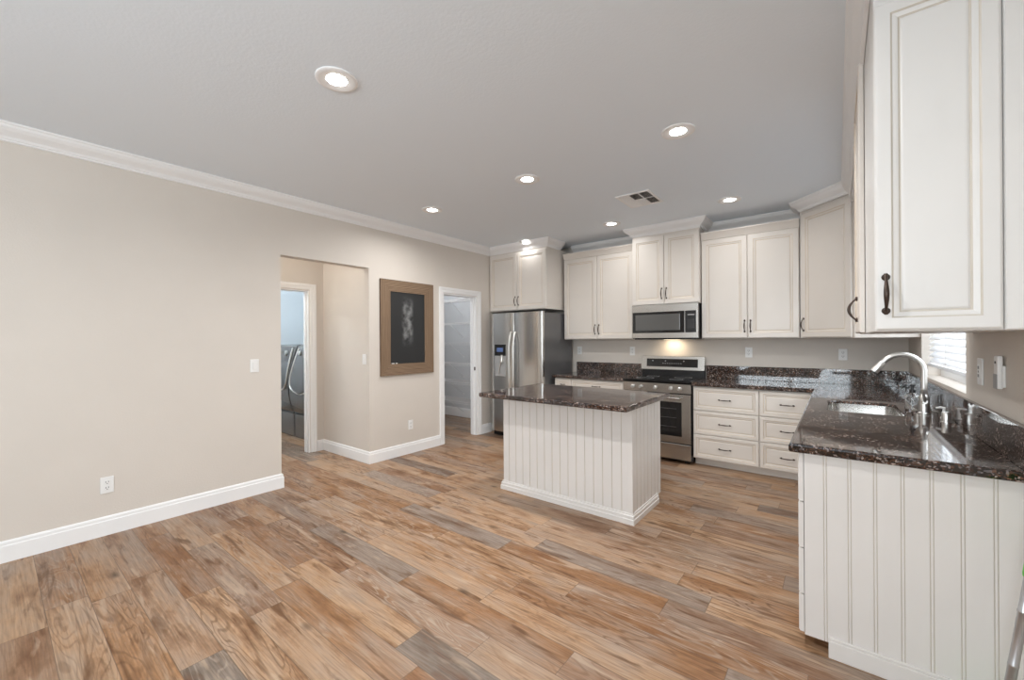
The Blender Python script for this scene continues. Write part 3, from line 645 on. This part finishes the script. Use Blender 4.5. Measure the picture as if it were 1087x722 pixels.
# ------------------------------------------------------------------ range
RX0, RX1 = -2.004, -1.244; rw = RX1-RX0
t = thing('range', 'stainless freestanding range between the two granite worktops', 'stove', (RX0, 4.69, 0))
finish('body', boxes((0.0, rw, 0.035, 0.655, 0.03, ZT-0.02), bev=0.002), 'black', t)
finish('cooktop', boxes((-0.003, rw+0.003, -0.012, 0.60, ZT-0.018, ZT+0.006), bev=0.004, seg=2), 'blackglass', t)
for cx, cy, r in ((0.2, 0.17, 0.1), (0.2, 0.44, 0.075), (0.56, 0.17, 0.075), (0.56, 0.44, 0.1)):
    bm = bmesh.new(); lathe(bm, [(r, ZT+0.0062), (r, ZT+0.0068), (r-0.004, ZT+0.0068), (r-0.004, ZT+0.0062)], c=(cx, cy, 0), n=32, cap=False)
    finish('burner_ring', bm, 'greyplastic', t)
bm = bmesh.new(); vs = [bm.verts.new(p) for p in ((0, 0.0, 0.775), (0, -0.006, ZT-0.03), (0, 0.034, ZT-0.019), (0, 0.034, 0.775), (rw, 0.0, 0.775), (rw, -0.006, ZT-0.03), (rw, 0.034, ZT-0.019), (rw, 0.034, 0.775))]
for q in ((0,1,2,3),(7,6,5,4),(0,4,5,1),(1,5,6,2),(2,6,7,3),(3,7,4,0)): bm.faces.new([vs[i] for i in q])
finish('control_strip', bm, 'steel', t)
for k, kx in enumerate((0.115, 0.21, 0.38, 0.55, 0.645)):
    bm = bmesh.new(); lathe(bm, [(0.022, 0.0), (0.022, -0.004), (0.018, -0.006), (0.0165, -0.028), (0.014, -0.031)], c=(kx, -0.003, 0.823), n=20, axis='y'); box(bm, kx-0.004, kx+0.004, -0.04, -0.03, 0.808, 0.838, bev=0.0015)
    finish('knob', bm, 'chrome', t, smooth=40)
bm = bmesh.new(); ringpanel(bm, 0.004, rw-0.004, 0.225, 0.762, [(0, 0.004, 0), (0.004, 0, 0)], 0.034); od = finish('oven_door', bm, 'steel', t)
finish('window', boxes((0.095, rw-0.095, -0.003, 0.004, 0.30, 0.675), bev=0.002), 'blackglass', od)
bm = bmesh.new()
for zr in (0.40, 0.50, 0.60): box(bm, 0.15, rw-0.15, -0.0036, -0.003, zr, zr+0.004)
finish('rack', bm, 'fridgeside', od)
bm = bmesh.new(); tube(bm, [(0.10, 0.0, 0.722), (0.10, -0.05, 0.722), (rw-0.10, -0.05, 0.722), (rw-0.10, 0.0, 0.722)], 0.011, 12); finish('handle', bm, 'steel', od, smooth=40)
bm = bmesh.new(); ringpanel(bm, 0.004, rw-0.004, 0.045, 0.215, [(0, 0.004, 0), (0.004, 0, 0)], 0.034); finish('drawer', bm, 'steel', t)
for a in (0.03, rw-0.08): finish('foot', boxes((a, a+0.05, 0.06, 0.6, 0, 0.03)), 'black', t)
bm = boxes((0.0, rw, 0.605, 0.655, ZT-0.01, 0.995)); finish('back_riser', bm, 'black', t)
bm = bmesh.new(); vs = [bm.verts.new((x, y, z)) for x in (-0.003, rw+0.003) for (y, z) in ((0.575, 0.99), (0.592, 1.155), (0.656, 1.16), (0.656, 0.99))]
for q in ((0,1,2,3),(7,6,5,4),(0,4,5,1),(1,5,6,2),(2,6,7,3),(3,7,4,0)): bm.faces.new([vs[i] for i in q])
bmesh.ops.bevel(bm, geom=list(bm.edges), offset=0.005, segments=2, affect='EDGES'); bgd = finish('backguard', bm, 'steel', t, smooth=40)
def slant(z): return 0.575+(z-0.99)*0.017/0.165
bm = bmesh.new(); vs = [bm.verts.new((x, slant(z)-dy, z)) for dy in (0.002, -0.002) for (x, z) in ((0.07, 1.025), (rw-0.07, 1.025), (rw-0.07, 1.125), (0.07, 1.125))]
for q in ((0,1,2,3),(7,6,5,4),(0,4,5,1),(1,5,6,2),(2,6,7,3),(3,7,4,0)): bm.faces.new([vs[i] for i in q])
finish('control_panel', bm, 'blackglass', bgd)
for k in range(9):
    x = 0.27+0.027*k; finish('control_mark', boxes((x, x+0.016, slant(1.07)-0.0032, slant(1.07)-0.002, 1.066, 1.071)), 'greyplastic', bgd)
for x in (0.14, 0.30, 0.52): finish('control_mark', boxes((x, x+0.014, slant(1.1)-0.0032, slant(1.1)-0.002, 1.094, 1.104)), 'greyplastic', bgd)

# ------------------------------------------------------------------ microwave
t = thing('microwave', 'stainless over-the-range microwave under the short cabinet', 'microwave', (-1.996, 4.935, 1.372))
mw, mh = 0.770, 0.41
finish('body', boxes((0.0, mw, 0.03, 0.42, 0.006, mh), bev=0.003), 'black', t)
bm = bmesh.new(); ringpanel(bm, 0, mw, 0.012, mh, [(0, 0.003, 0), (0.003, 0, 0)], 0.029); fp = finish('front_panel', bm, 'steel', t)
wd_ = finish('door', boxes((0.012, 0.625, -0.006, 0.002, 0.075, 0.325), bev=0.003), 'blackglass', t)
bm = bmesh.new(); ringpanel(bm, 0.05, 0.575, 0.105, 0.295, [(0, -0.0068, 0), (0.004, -0.0072, 0)], -0.006); finish('window', bm, plain('grey mesh window', (0.10, 0.10, 0.098), 0.12, spec=0.7), wd_)
mcp = finish('control_panel', boxes((0.632, mw-0.02, -0.005, 0.002, 0.075, 0.325), bev=0.003), 'black', t)
for r_ in range(5):
    for c_ in range(3): finish('control_mark', boxes((0.667+0.026*c_, 0.675+0.026*c_, -0.0056, -0.005, 0.13+0.022*r_, 0.1325+0.022*r_)), 'greyplastic', mcp)
finish('control_display', boxes((0.66, 0.735, -0.0056, -0.005, 0.272, 0.283)), 'greyplastic', mcp)
finish('vent_base', boxes((0.03, mw-0.03, 0.02, 0.40, -0.004, 0.006)), 'black', t)
finish('lamp_lens', boxes((0.30, 0.47, 0.28, 0.36, -0.006, -0.004)), emis('lit hood lamp lens', (1, 0.85, 0.62), 2.0), t)
l = bpy.data.lights.new('hood_lamp', 'AREA'); l.shape = 'RECTANGLE'; l.size = 0.16; l.size_y = 0.07; l.energy = 0.9; l.color = (1.0, 0.80, 0.55)
o = bpy.data.objects.new('hood_lamp', l); COL.objects.link(o); o.parent = t; o.location = (0.385, 0.32, -0.009); o.rotation_euler = (math.radians(12), 0, 0)

# ------------------------------------------------------------------ sink and faucet
t = thing('kitchen_sink', 'undermount stainless sink set into the granite below the faucet', 'sink', ((SKX0+SKX1)/2, (SKY0+SKY1)/2, ZT-0.041))
bm = bmesh.new(); cxs, cys = (SKX0+SKX1)/2, (SKY0+SKY1)/2
levels = [(-0.0012, 0.022, 0.06), (-0.004, 0.022, 0.058), (-0.010, -0.15, 0.055), (-0.035, -0.18, 0.05)]
rings = []
for ex, z, rr in levels:
    rings.append([bm.verts.new((x-cxs, y-cys, z)) for x, y in rounded_rect(SKX0-ex, SKX1+ex, SKY0-ex, SKY1+ex, max(0.02, rr))])
for i in range(len(rings)-1):
    n = len(rings[i])
    for k in range(n): bm.faces.new((rings[i][k], rings[i][(k+1) % n], rings[i+1][(k+1) % n], rings[i+1][k]))
bm.faces.new(rings[-1]); sb = finish('bowl', bm, 'steel', t, smooth=50)
bm = bmesh.new(); lathe(bm, [(0.04, -0.179), (0.04, -0.176), (0.03, -0.1765), (0.012, -0.178)], n=24); finish('drain', bm, 'chrome', t, smooth=40)

fx, fy = 0.415, 3.53
t = thing('faucet', 'brushed nickel gooseneck pull-down faucet beside the sink', 'faucet', (fx, fy, ZT+0.0005))
bm = bmesh.new(); lathe(bm, [(0.030, 0.0), (0.030, 0.006), (0.026, 0.010), (0.024, 0.09), (0.022, 0.105), (0.016, 0.118), (0.0135, 0.13)], n=24); finish('base', bm, 'chrome', t, smooth=40)
bm = bmesh.new(); pts = [(0, 0, 0.12), (0, 0, 0.18), (0, 0, 0.25)]
R_ = 0.098; zc = 0.262
for i in range(0, 15):
    a = PI*(i/14)*0.80; pts.append((-R_+R_*math.cos(a), 0, zc+R_*math.sin(a)))
lx, lz = pts[-1][0], pts[-1][2]; a = PI*0.8
dx, dz = -math.sin(a), math.cos(a)
pts.append((lx+dx*0.015, 0, lz+dz*0.015))
tube(bm, pts, 0.0155, 16); finish('spout', bm, 'chrome', t, smooth=40)
bm = bmesh.new(); s0 = Vector((lx+dx*0.012, 0, lz+dz*0.012)); dd = Vector((dx, 0, dz))
tube(bm, [s0, s0+dd*0.008, s0+dd*0.06, s0+dd*0.075], [0.0165, 0.0185, 0.0215, 0.020], 16); sh = finish('spray_head', bm, 'chrome', t, smooth=40)
bm = bmesh.new(); tube(bm, [(0, -0.02, 0.075), (0, -0.045, 0.078)], [0.014, 0.012], 12); tube(bm, [(0.0, -0.04, 0.078), (-0.006, -0.052, 0.11), (-0.012, -0.058, 0.155)], [0.008, 0.007, 0.0085], 10); finish('lever', bm, 'chrome', t, smooth=40)

t = thing('soap_bottle', 'clear glass soap bottle with black pump behind the faucet', 'bottle', (0.378, 3.665, ZT+0.001))
bm = bmesh.new(); lathe(bm, [(0.034, 0.0), (0.037, 0.004), (0.037, 0.085), (0.034, 0.095), (0.016, 0.108), (0.014, 0.118), (0.011, 0.118), (0.013, 0.107), (0.031, 0.092), (0.034, 0.084), (0.034, 0.010), (0.0, 0.008)], n=28, cap=False); finish('bottle_body', bm, 'glass', t, smooth=40)
bm = bmesh.new(); lathe(bm, [(0.0155, 0.112), (0.0155, 0.132), (0.008, 0.134), (0.006, 0.152), (0.013, 0.154), (0.013, 0.164), (0.004, 0.166)], n=20); tube(bm, [(0, 0, 0.159), (-0.03, -0.012, 0.160), (-0.038, -0.015, 0.152)], 0.0045, 8); tube(bm, [(0, 0, 0.112), (0, 0, 0.015)], 0.002, 6); finish('pump', bm, 'black', t, smooth=40)
tg = bmesh.new(); lathe(tg, [(0.029, 0.0), (0.033, 0.10), (0.0305, 0.10), (0.027, 0.008), (0.0, 0.008)], n=28, cap=False)
o = finish('drinking_glass', tg, 'glass', smooth=40); o.location = (0.474, 3.73, ZT+0.001); tag(o, 'clear drinking glass right of the faucet against the backsplash', 'glass')
t = thing('air_gap', 'small brushed metal air gap cylinder on the counter right of the glass', 'air gap', (0.468, 3.25, ZT+0.0005))
bm = bmesh.new(); lathe(bm, [(0.024, 0), (0.024, 0.004), (0.019, 0.006), (0.019, 0.052), (0.017, 0.056), (0.004, 0.058)], n=24); finish('cap', bm, 'chrome', t, smooth=40)
t = thing('soap_dispenser', 'small white hand soap pump between the glass and the air gap', 'soap dispenser', (0.482, 3.40, ZT+0.0005))
bm = bmesh.new(); lathe(bm, [(0.016, 0), (0.016, 0.006), (0.012, 0.010), (0.011, 0.034), (0.007, 0.038), (0.007, 0.056)], n=20); finish('base', bm, 'plate', t, smooth=40)
bm = bmesh.new(); tube(bm, [(0.004, 0, 0.057), (-0.014, 0, 0.062), (-0.034, 0, 0.057)], [0.008, 0.0065, 0.0055], 12); finish('nozzle', bm, 'plate', t, smooth=40)

# ------------------------------------------------------------------ blinds
t = thing('window_blind', 'white horizontal slat blind in the window over the sink', 'blind', (XR+0.055, (WY0+WY1)/2, WZ0))
by = (WY1-WY0)/2-0.008; bm = bmesh.new(); zs_ = 0.125; k = 0
th_ = math.radians(48)
while zs_ < WZ1-WZ0-0.08:
    c, s = math.cos(th_)*0.025, math.sin(th_)*0.025
    ps = [(-c, -s), (0, 0.003), (c, s)]
    f_ = [bm.verts.new((a, -by, zs_+b_)) for a, b_ in ps]; g_ = [bm.verts.new((a, by, zs_+b_)) for a, b_ in ps]
    f2 = [bm.verts.new((a+0.0012, -by, zs_+b_-0.0018)) for a, b_ in ps]; g2 = [bm.verts.new((a+0.0012, by, zs_+b_-0.0018)) for a, b_ in ps]
    for i in range(2): bm.faces.new((f_[i], f_[i+1], g_[i+1], g_[i])); bm.faces.new((f2[i+1], f2[i], g2[i], g2[i+1]))
    bm.faces.new((f_[0], g_[0], g2[0], f2[0])); bm.faces.new((f_[2], f2[2], g2[2], g_[2]))
    zs_ += 0.044
finish('slats', bm, 'slat', t, smooth=60)
finish('bottom_rail', boxes((-0.024, 0.024, -by, by, 0.075, 0.098), bev=0.004), 'slat', t)
finish('headrail', boxes((-0.028, 0.028, -by, by, WZ1-WZ0-0.055, WZ1-WZ0-0.002), bev=0.003), 'trim', t)
for yy in (-0.55, 0.0, 0.55):
    bm = bmesh.new()
    for xx in (-0.026, 0.026): tube(bm, [(xx, yy, 0.09), (xx, yy, WZ1-WZ0-0.05)], 0.0012, 6)
    finish('ladder_cord', bm, 'plate', t)
bm = bmesh.new(); tube(bm, [(-0.033, -by+0.05, 0.30), (-0.033, -by+0.05, WZ1-WZ0-0.05)], 0.0014, 6); lathe(bm, [(0.003, 0.30), (0.006, 0.28), (0.006, 0.265), (0.002, 0.26)], c=(-0.033, -by+0.05, 0), n=10); finish('pull_cord', bm, 'plate', t)

# ------------------------------------------------------------------ plates on the walls (local frame: front faces -y, centre at the origin)
def outlet(label, loc, rz, group=None):
    t = thing('outlet', label, 'outlet', loc, rz, group)
    finish('plate', boxes((-0.036, 0.036, -0.006, 0.0, -0.058, 0.058), bev=0.003, seg=2), 'plate', t)
    for zc_ in (-0.02, 0.02):
        bm = bmesh.new(); lathe(bm, [(0.0165, -0.006), (0.0165, -0.0085), (0.012, -0.009)], c=(0, 0, zc_), n=20, axis='y'); r = finish('receptacle', bm, 'plate', t)
        finish('slot', boxes((-0.0085, -0.0055, -0.0096, -0.0088, zc_-0.002, zc_+0.008), (0.0055, 0.0085, -0.0096, -0.0088, zc_-0.002, zc_+0.008), (-0.0025, 0.0025, -0.0096, -0.0088, zc_-0.011, zc_-0.006)), 'slot', r)
    return t
o1 = outlet('white outlet low on the left wall, left of the hall opening', (XL+0.0005, 0.522, 0.355), PI/2)
dup(o1, (XL+0.0005, 3.19, 0.345), 'white outlet low on the wall under the chalkboard')
dup(o1, (-2.16, YB-0.0005, 1.215), 'white outlet on the back wall left of the range', 0)
dup(o1, (-0.79, YB-0.0005, 1.215), 'white outlet on the back wall right of the range', 0)
dup(o1, (0.047, YB-0.0005, 1.205), 'white outlet on the back wall behind the sink, in the right corner', 0)
dup(o1, (-2.96, YB-0.0005, 1.215), 'white outlet on the back wall close beside the refrigerator', 0)
def switch(label, loc, rz):
    t = thing('light_switch', label, 'light switch', loc, rz)
    finish('plate', boxes((-0.036, 0.036, -0.006, 0.0, -0.058, 0.058), bev=0.003, seg=2), 'plate', t)
    finish('rocker', boxes((-0.0165, 0.0165, -0.010, -0.005, -0.033, 0.033), bev=0.002), 'plate', t)
    return t
s = switch('white light switch on the left wall near the hall opening', (XL+0.0005, 1.475, 1.155), PI/2)
finish('rocker', boxes((-0.060, -0.040, -0.0055, 0.0, -0.001, 0.001)), 'plate', s).hide_render = False
bpy.data.objects.remove(list(s.children)[-1])
switch('white light switch on the side wall inside the hall opening', (-4.19, HY1-0.0005, 1.165), 0)
t = thing('outlet', 'white wall outlet below the large cabinet, next to the sink window', 'outlet', (XR-0.0005, 2.87, 1.21), -PI/2)
finish('plate', boxes((-0.040, 0.040, -0.007, 0.0, -0.062, 0.062), bev=0.003, seg=2), 'plate', t)
finish('receptacle', boxes((-0.018, 0.018, -0.010, -0.006, -0.036, 0.036), bev=0.002), 'plate', t)
finish('slot', boxes((-0.009, -0.005, -0.0108, -0.0098, 0.012, 0.026), (0.005, 0.009, -0.0108, -0.0098, 0.012, 0.026), (-0.009, -0.005, -0.0108, -0.0098, -0.026, -0.012), (0.005, 0.009, -0.0108, -0.0098, -0.026, -0.012), (-0.004, 0.004, -0.0108, -0.0098, -0.004, 0.004)), 'slot', t)
t = thing('remote_control', 'white and grey fan remote in a wall holder below the large cabinet', 'remote control', (XR-0.0005, 2.535, 1.225), -PI/2)
finish('holder', boxes((-0.021, 0.021, -0.0085, 0.0, -0.058, 0.03), bev=0.002), 'plate', t)
finish('handset', boxes((-0.024, 0.024, -0.024, -0.008, -0.064, 0.07), bev=0.005, seg=2), 'plate', t)
finish('button', boxes((-0.008, 0.008, -0.0255, -0.0235, 0.038, 0.048), bev=0.001), 'slot', t)
finish('cover', boxes((-0.023, 0.023, -0.0262, -0.0235, -0.064, -0.004), bev=0.001), 'greyplastic', t)

# ------------------------------------------------------------------ chalkboard
CY0, CY1, CZ0, CZ1 = 2.765, 3.545, 0.965, 2.085
t = thing('chalkboard', 'framed black chalkboard on the wall beside the pantry doorway', 'chalkboard', (XL+0.001, CY0, CZ0))
cw, chh, fwid = CY1-CY0, CZ1-CZ0, 0.135
bm = bmesh.new(); uvl = bm.loops.layers.uv.new('UVMap')
outr = [(0, 0), (cw, 0), (cw, chh), (0, chh)]; inn = [(fwid, fwid), (cw-fwid, fwid), (cw-fwid, chh-fwid), (fwid, chh-fwid)]
for i in range(4):
    j = (i+1) % 4; ln = cw if i % 2 == 0 else chh
    vs = [bm.verts.new(p) for p in ((0.0, *outr[i]), (0.0, *outr[j]), (0.0, *inn[j]), (0.0, *inn[i]), (0.024, *outr[i]), (0.024, *outr[j]), (0.018, *inn[j]), (0.018, *inn[i]))]
    uv = [(0, 0), (ln, 0), (ln-fwid, fwid), (fwid, fwid)]*2
    for q in ((4,5,6,7),(0,1,5,4),(2,3,7,6),(3,2,1,0),(1,2,6,5),(3,0,4,7)):
        f = bm.faces.new([vs[k] for k in q])
        for lp, k in zip(f.loops, q): lp[uvl].uv = (uv[k][1]*0.9+i*0.37, uv[k][0]*0.06)
finish('frame', bm, 'oak', t)
finish('slate', boxes((0.002, 0.010, fwid-0.002, cw-fwid+0.002, fwid-0.002, chh-fwid+0.002)), 'board', t)
for k, (yy, L_) in enumerate(((0.150, 0.035), (0.205, 0.025))):
    bm = bmesh.new(); tube(bm, [(0, 0, 0), (0, L_, 0)], 0.0045, 8); c = finish('chalk_stick', bm, 'chalk', loc=(XL+0.0145, CY0+yy, CZ0+fwid+0.0046))
    tag(c, ['longer white chalk stick on the lower ledge of the chalkboard frame', 'shorter white chalk stick on the lower ledge of the chalkboard frame'][k], 'chalk')

# ------------------------------------------------------------------ recessed lights and vent
def can(label, x, y, power):
    t = thing('recessed_light', label, 'ceiling light', (x, y, ZC), 0, 'recessed ceiling lights')
    bm = bmesh.new(); lathe(bm, [(0.104, 0.0), (0.104, -0.006), (0.098, -0.010), (0.085, -0.011), (0.068, -0.006), (0.052, -0.0045), (0.052, 0.0)], n=40, cap=False); finish('trim_ring', bm, 'trim', t, smooth=40)
    bm = bmesh.new(); lathe(bm, [(0.0515, -0.004), (0.045, -0.0065), (0.02, -0.008), (0.001, -0.008)], n=32, cap=False); finish('lens', bm, 'lens', t, smooth=40)
    l = bpy.data.lights.new('recessed_lamp', 'AREA'); l.shape = 'DISK'; l.size = 0.095; l.energy = power; l.color = CAN_COL; l.spread = math.radians(160)
    o = bpy.data.objects.new('recessed_lamp', l); COL.objects.link(o); o.parent = t; o.location = (0, 0, -0.0125)
for lab, x, y in (('recessed ceiling light nearest the camera, at upper left', -2.048, 1.133), ('recessed ceiling light over the aisle right of the island', -0.815, 2.813), ('recessed ceiling light directly above the island', -2.062, 2.841), ('recessed ceiling light nearest the left wall', -3.317, 2.876),
                  ('recessed ceiling light in front of the refrigerator cabinet', -3.36, 4.60), ('recessed ceiling light in front of the microwave cabinet', -2.085, 4.56), ('recessed ceiling light near the corner cabinet, right of the air vent', -0.822, 4.515)):
    can(lab, x, y, CAN_W if y < 4 else CAN_W*0.33)
can('added unseen recessed ceiling light above the near end of the peninsula', -0.815, 1.133, CAN_W)  # extra light out of view, added to brighten the room
t = thing('ceiling_vent', 'white square air vent register in the ceiling', 'air vent', (-1.505, 3.935, ZC))
finish('frame', boxes((-0.165, 0.165, -0.205, -0.18, -0.008, 0), (-0.165, 0.165, 0.18, 0.205, -0.008, 0), (-0.165, -0.14, -0.18, 0.18, -0.008, 0), (0.14, 0.165, -0.18, 0.18, -0.008, 0), (-0.05, -0.042, -0.18, 0.18, -0.007, 0), (0.044, 0.052, -0.18, 0.18, -0.007, 0), (-0.042, 0.14, -0.004, 0.004, -0.007, 0), bev=0.0015), 'trim', t)
finish('duct_shade', boxes((-0.14, 0.14, -0.18, 0.18, -0.0012, -0.0004)), 'darkgap', t)  # flat dark sheet painted as the shade behind the louvres
bm = bmesh.new()
def louvre(x0, x1, y0, y1, along, tilt):
    n = 8
    for i in range(n):
        u = (i+0.5)/n; s_ = 0.009*tilt
        if along == 'y':
            x = x0+(x1-x0)*u; ps = [(x-abs(s_)*0.7, y0, -0.0015 if s_ > 0 else -0.0068), (x+abs(s_)*0.7, y0, -0.0068 if s_ > 0 else -0.0015), (x+abs(s_)*0.7, y1, -0.0068 if s_ > 0 else -0.0015), (x-abs(s_)*0.7, y1, -0.0015 if s_ > 0 else -0.0068)]
        else:
            y = y0+(y1-y0)*u; ps = [(x0, y-abs(s_)*0.9, -0.0015 if s_ > 0 else -0.0068), (x0, y+abs(s_)*0.9, -0.0068 if s_ > 0 else -0.0015), (x1, y+abs(s_)*0.9, -0.0068 if s_ > 0 else -0.0015), (x1, y-abs(s_)*0.9, -0.0015 if s_ > 0 else -0.0068)]
        bm.faces.new([bm.verts.new(p) for p in ps]); bm.faces.new([bm.verts.new((p[0], p[1], p[2]-0.0006)) for p in ps][::-1])
louvre(-0.14, -0.05, -0.18, 0.18, 'y', -1); louvre(-0.042, 0.044, 0.004, 0.18, 'x', 1); louvre(-0.042, 0.044, -0.18, -0.004, 'x', -1.2); louvre(0.052, 0.14, -0.18, -0.004, 'y', 0.62); louvre(0.052, 0.14, 0.004, 0.18, 'y', 0.62)
finish('louvres', bm, 'trim', t)

def added_lamp(label, x, y, power, col):  # lamps added out of view to brighten laundry, pantry and hall
    t = thing('added_ceiling_lamp', label, 'ceiling light', (x, y, ZC))
    bm = bmesh.new(); lathe(bm, [(0.15, 0), (0.15, -0.02), (0.14, -0.025)], n=32); finish('base', bm, 'trim', t, smooth=40)
    bm = bmesh.new(); lathe(bm, [(0.138, -0.025), (0.13, -0.05), (0.09, -0.075), (0.01, -0.085)], n=32, cap=False); finish('shade', bm, 'lens', t, smooth=40)
    l = bpy.data.lights.new('added_lamp', 'POINT'); l.energy = power; l.color = col; l.shadow_soft_size = 0.1
    o = bpy.data.objects.new('added_lamp', l); COL.objects.link(o); o.parent = t; o.location = (0, 0, -0.20)
added_lamp('added unseen round ceiling lamp in the laundry room', -6.2, 1.9, 36, (0.88, 0.95, 1.0))
added_lamp('added unseen round ceiling lamp in the pantry', -5.0, 4.35, 10, (0.95, 0.97, 1.0))
added_lamp('added unseen round ceiling lamp in the small hall', -4.62, 1.25, 10, (1.0, 0.93, 0.84))

# ------------------------------------------------------------------ laundry
def washer(label, x0, name, knobx):
    t = thing(name, label, 'washing machine', (x0, 2.72, 0), 0, 'laundry machines')
    w = 0.68
    def curve(z):      # front surface, bulging over the door
        u = (z-0.36)/(1.30-0.36); return -0.085*math.sin(PI*min(1, max(0, u))**0.8)*1.0 + 0.05*max(0, u)**2
    finish('pedestal', boxes((0.003, w-0.003, 0.0, 0.68, 0.0, 0.335), bev=0.012, seg=3), 'appl', t)
    finish('gap_strip', boxes((0.006, w-0.006, -0.002, 0.66, 0.335, 0.364)), 'black', t)
    bm = bmesh.new(); prof = [(curve(0.362+0.94*i/20), 0.362+0.94*i/20) for i in range(21)] + [(0.10, 1.325), (0.66, 1.325), (0.69, 1.30), (0.69, 0.362)]
    a = [bm.verts.new((0.004, y, z)) for y, z in prof]; b_ = [bm.verts.new((w-0.004, y, z)) for y, z in prof]
    bm.faces.new(a); bm.faces.new(b_[::-1])
    for i in range(len(prof)): bm.faces.new((a[i], a[(i+1) % len(prof)], b_[(i+1) % len(prof)], b_[i]))
    finish('body', bm, 'appl', t, smooth=35)
    # shield shaped door glass following the front
    def half(z):
        if z > 0.80: return 0.30-0.045*((z-0.80)/0.47)**1.5
        return 0.30*max(0.0, 1-((0.80-z)/0.15)**2.4)**0.5
    zz_ = [0.652+0.62*(i/24) for i in range(25)]
    bm = bmesh.new(); rows = []
    for z in zz_:
        hw = max(0.02, half(z)); rows.append([bm.verts.new((w/2+hw*(k/8-1), curve(z)-0.012-0.018*(1-(k/8-1)**2), z)) for k in range(17)])
    for i in range(24):
        for k in range(16): bm.faces.new((rows[i][k], rows[i][k+1], rows[i+1][k+1], rows[i+1][k]))
    r = bmesh.ops.extrude_face_region(bm, geom=list(bm.faces)); bmesh.ops.translate(bm, vec=(0, 0.02, 0), verts=[g for g in r['geom'] if isinstance(g, bmesh.types.BMVert)])
    d = finish('door', bm, 'appl2', t, smooth=40)
    pts = [(w/2-half(z), curve(z)-0.014, z) for z in zz_[::-1]] + [(w/2+half(z), curve(z)-0.014, z) for z in zz_]
    bm = bmesh.new(); tube(bm, pts, 0.011, 8); finish('door_trim', bm, 'chrome', d, smooth=40)
    bm = bmesh.new(); lathe(bm, [(0.034, 0), (0.034, -0.02), (0.028, -0.026)], c=(knobx, curve(1.2)-0.03, 1.205), n=20, axis='y'); finish('knob', bm, 'chrome', t, smooth=40)
    return t
washer('glossy grey washer on pedestal, half hidden by the hall opening edge', -6.83, 'washing_machine', 0.5)
washer('glossy grey dryer on pedestal, right machine behind the laundry door casing', -6.12, 'clothes_dryer', 0.22)

def wire_shelf(label, x0, x1, y0, y1, z, braces, group, mat='white_wire'):
    t = thing('wire_shelf', label, 'shelf', (x0, y1, z), 0, group); w, dpt = x1-x0, y1-y0
    bm = bmesh.new()
    tube(bm, [(0, -dpt, 0), (w, -dpt, 0)], 0.004, 6); tube(bm, [(0, -dpt, -0.03), (w, -dpt, -0.03)], 0.004, 6); tube(bm, [(0, -0.006, 0), (w, -0.006, 0)], 0.003, 6)
    n = int(w/0.028)
    for i in range(n):
        x = w*(i+0.5)/n; box(bm, x-0.0015, x+0.0015, -dpt, -0.006, -0.0015, 0.0015); box(bm, x-0.0015, x+0.0015, -dpt-0.0015, -dpt+0.0015, -0.03, 0)
    finish('grid', bm, mat, t)
    for bx in braces:
        bm = bmesh.new(); tube(bm, [(bx, -dpt+0.02, -0.01), (bx, -0.004, -0.25)], 0.0055, 8); box(bm, bx-0.012, bx+0.012, -0.004, 0, -0.265, -0.235); finish('brace', bm, mat, t)
    return t
names = ['second from the bottom', 'third from the bottom', 'fourth from the bottom', 'second from the top']
for k, (z, nm) in enumerate(((0.34, 'lowest of the stack'), (0.665, 'second from the bottom'), (0.975, 'third from the bottom'), (1.33, 'third from the top'), (1.67, 'second from the top'), (2.07, 'topmost of the stack'))):
    wire_shelf('white wire pantry shelf with slanted brace, ' + nm, -6.59, XL-0.14, 4.90, PYW-0.001, z, [0.75, 1.34, 2.0], 'pantry shelves')
wire_shelf('white wire shelf high on the laundry wall above the dryer', -6.9, -5.6, 3.2, 3.558, 2.12, [0.2, 1.1], 'laundry shelf')

# ------------------------------------------------------------------ broom leaning beside the right counter
t = thing('mop_handle', 'grey and green mop pole leaning by the peninsula end at bottom right', 'mop', (0, 0, 0))
p0, p1 = Vector((0.409, 2.06, 0.0)), Vector((0.514, 2.06, 0.88))
def at(z): return p0+(p1-p0)*(z/p1.z)
bm = bmesh.new(); tube(bm, [at(0.05), at(0.30), at(0.302), at(0.306), at(0.308), at(0.48), at(0.482), at(0.488), at(0.49), at(0.605)], [0.0125, 0.0125, 0.0135, 0.0135, 0.0125, 0.0125, 0.0138, 0.0138, 0.0125, 0.0125], 16); finish('pole', bm, 'alu', t, smooth=40)
bm = bmesh.new(); tube(bm, [at(0.60), at(0.61), at(0.68), at(0.72), at(0.86), at(0.88)], [0.0150, 0.0165, 0.0165, 0.0145, 0.0145, 0.009], 16); finish('grip', bm, 'green', t, smooth=40)
finish('head', boxes((p0.x-0.06, p0.x+0.10, 1.98, 2.14, 0.0, 0.05), bev=0.012, seg=2), 'green', t)
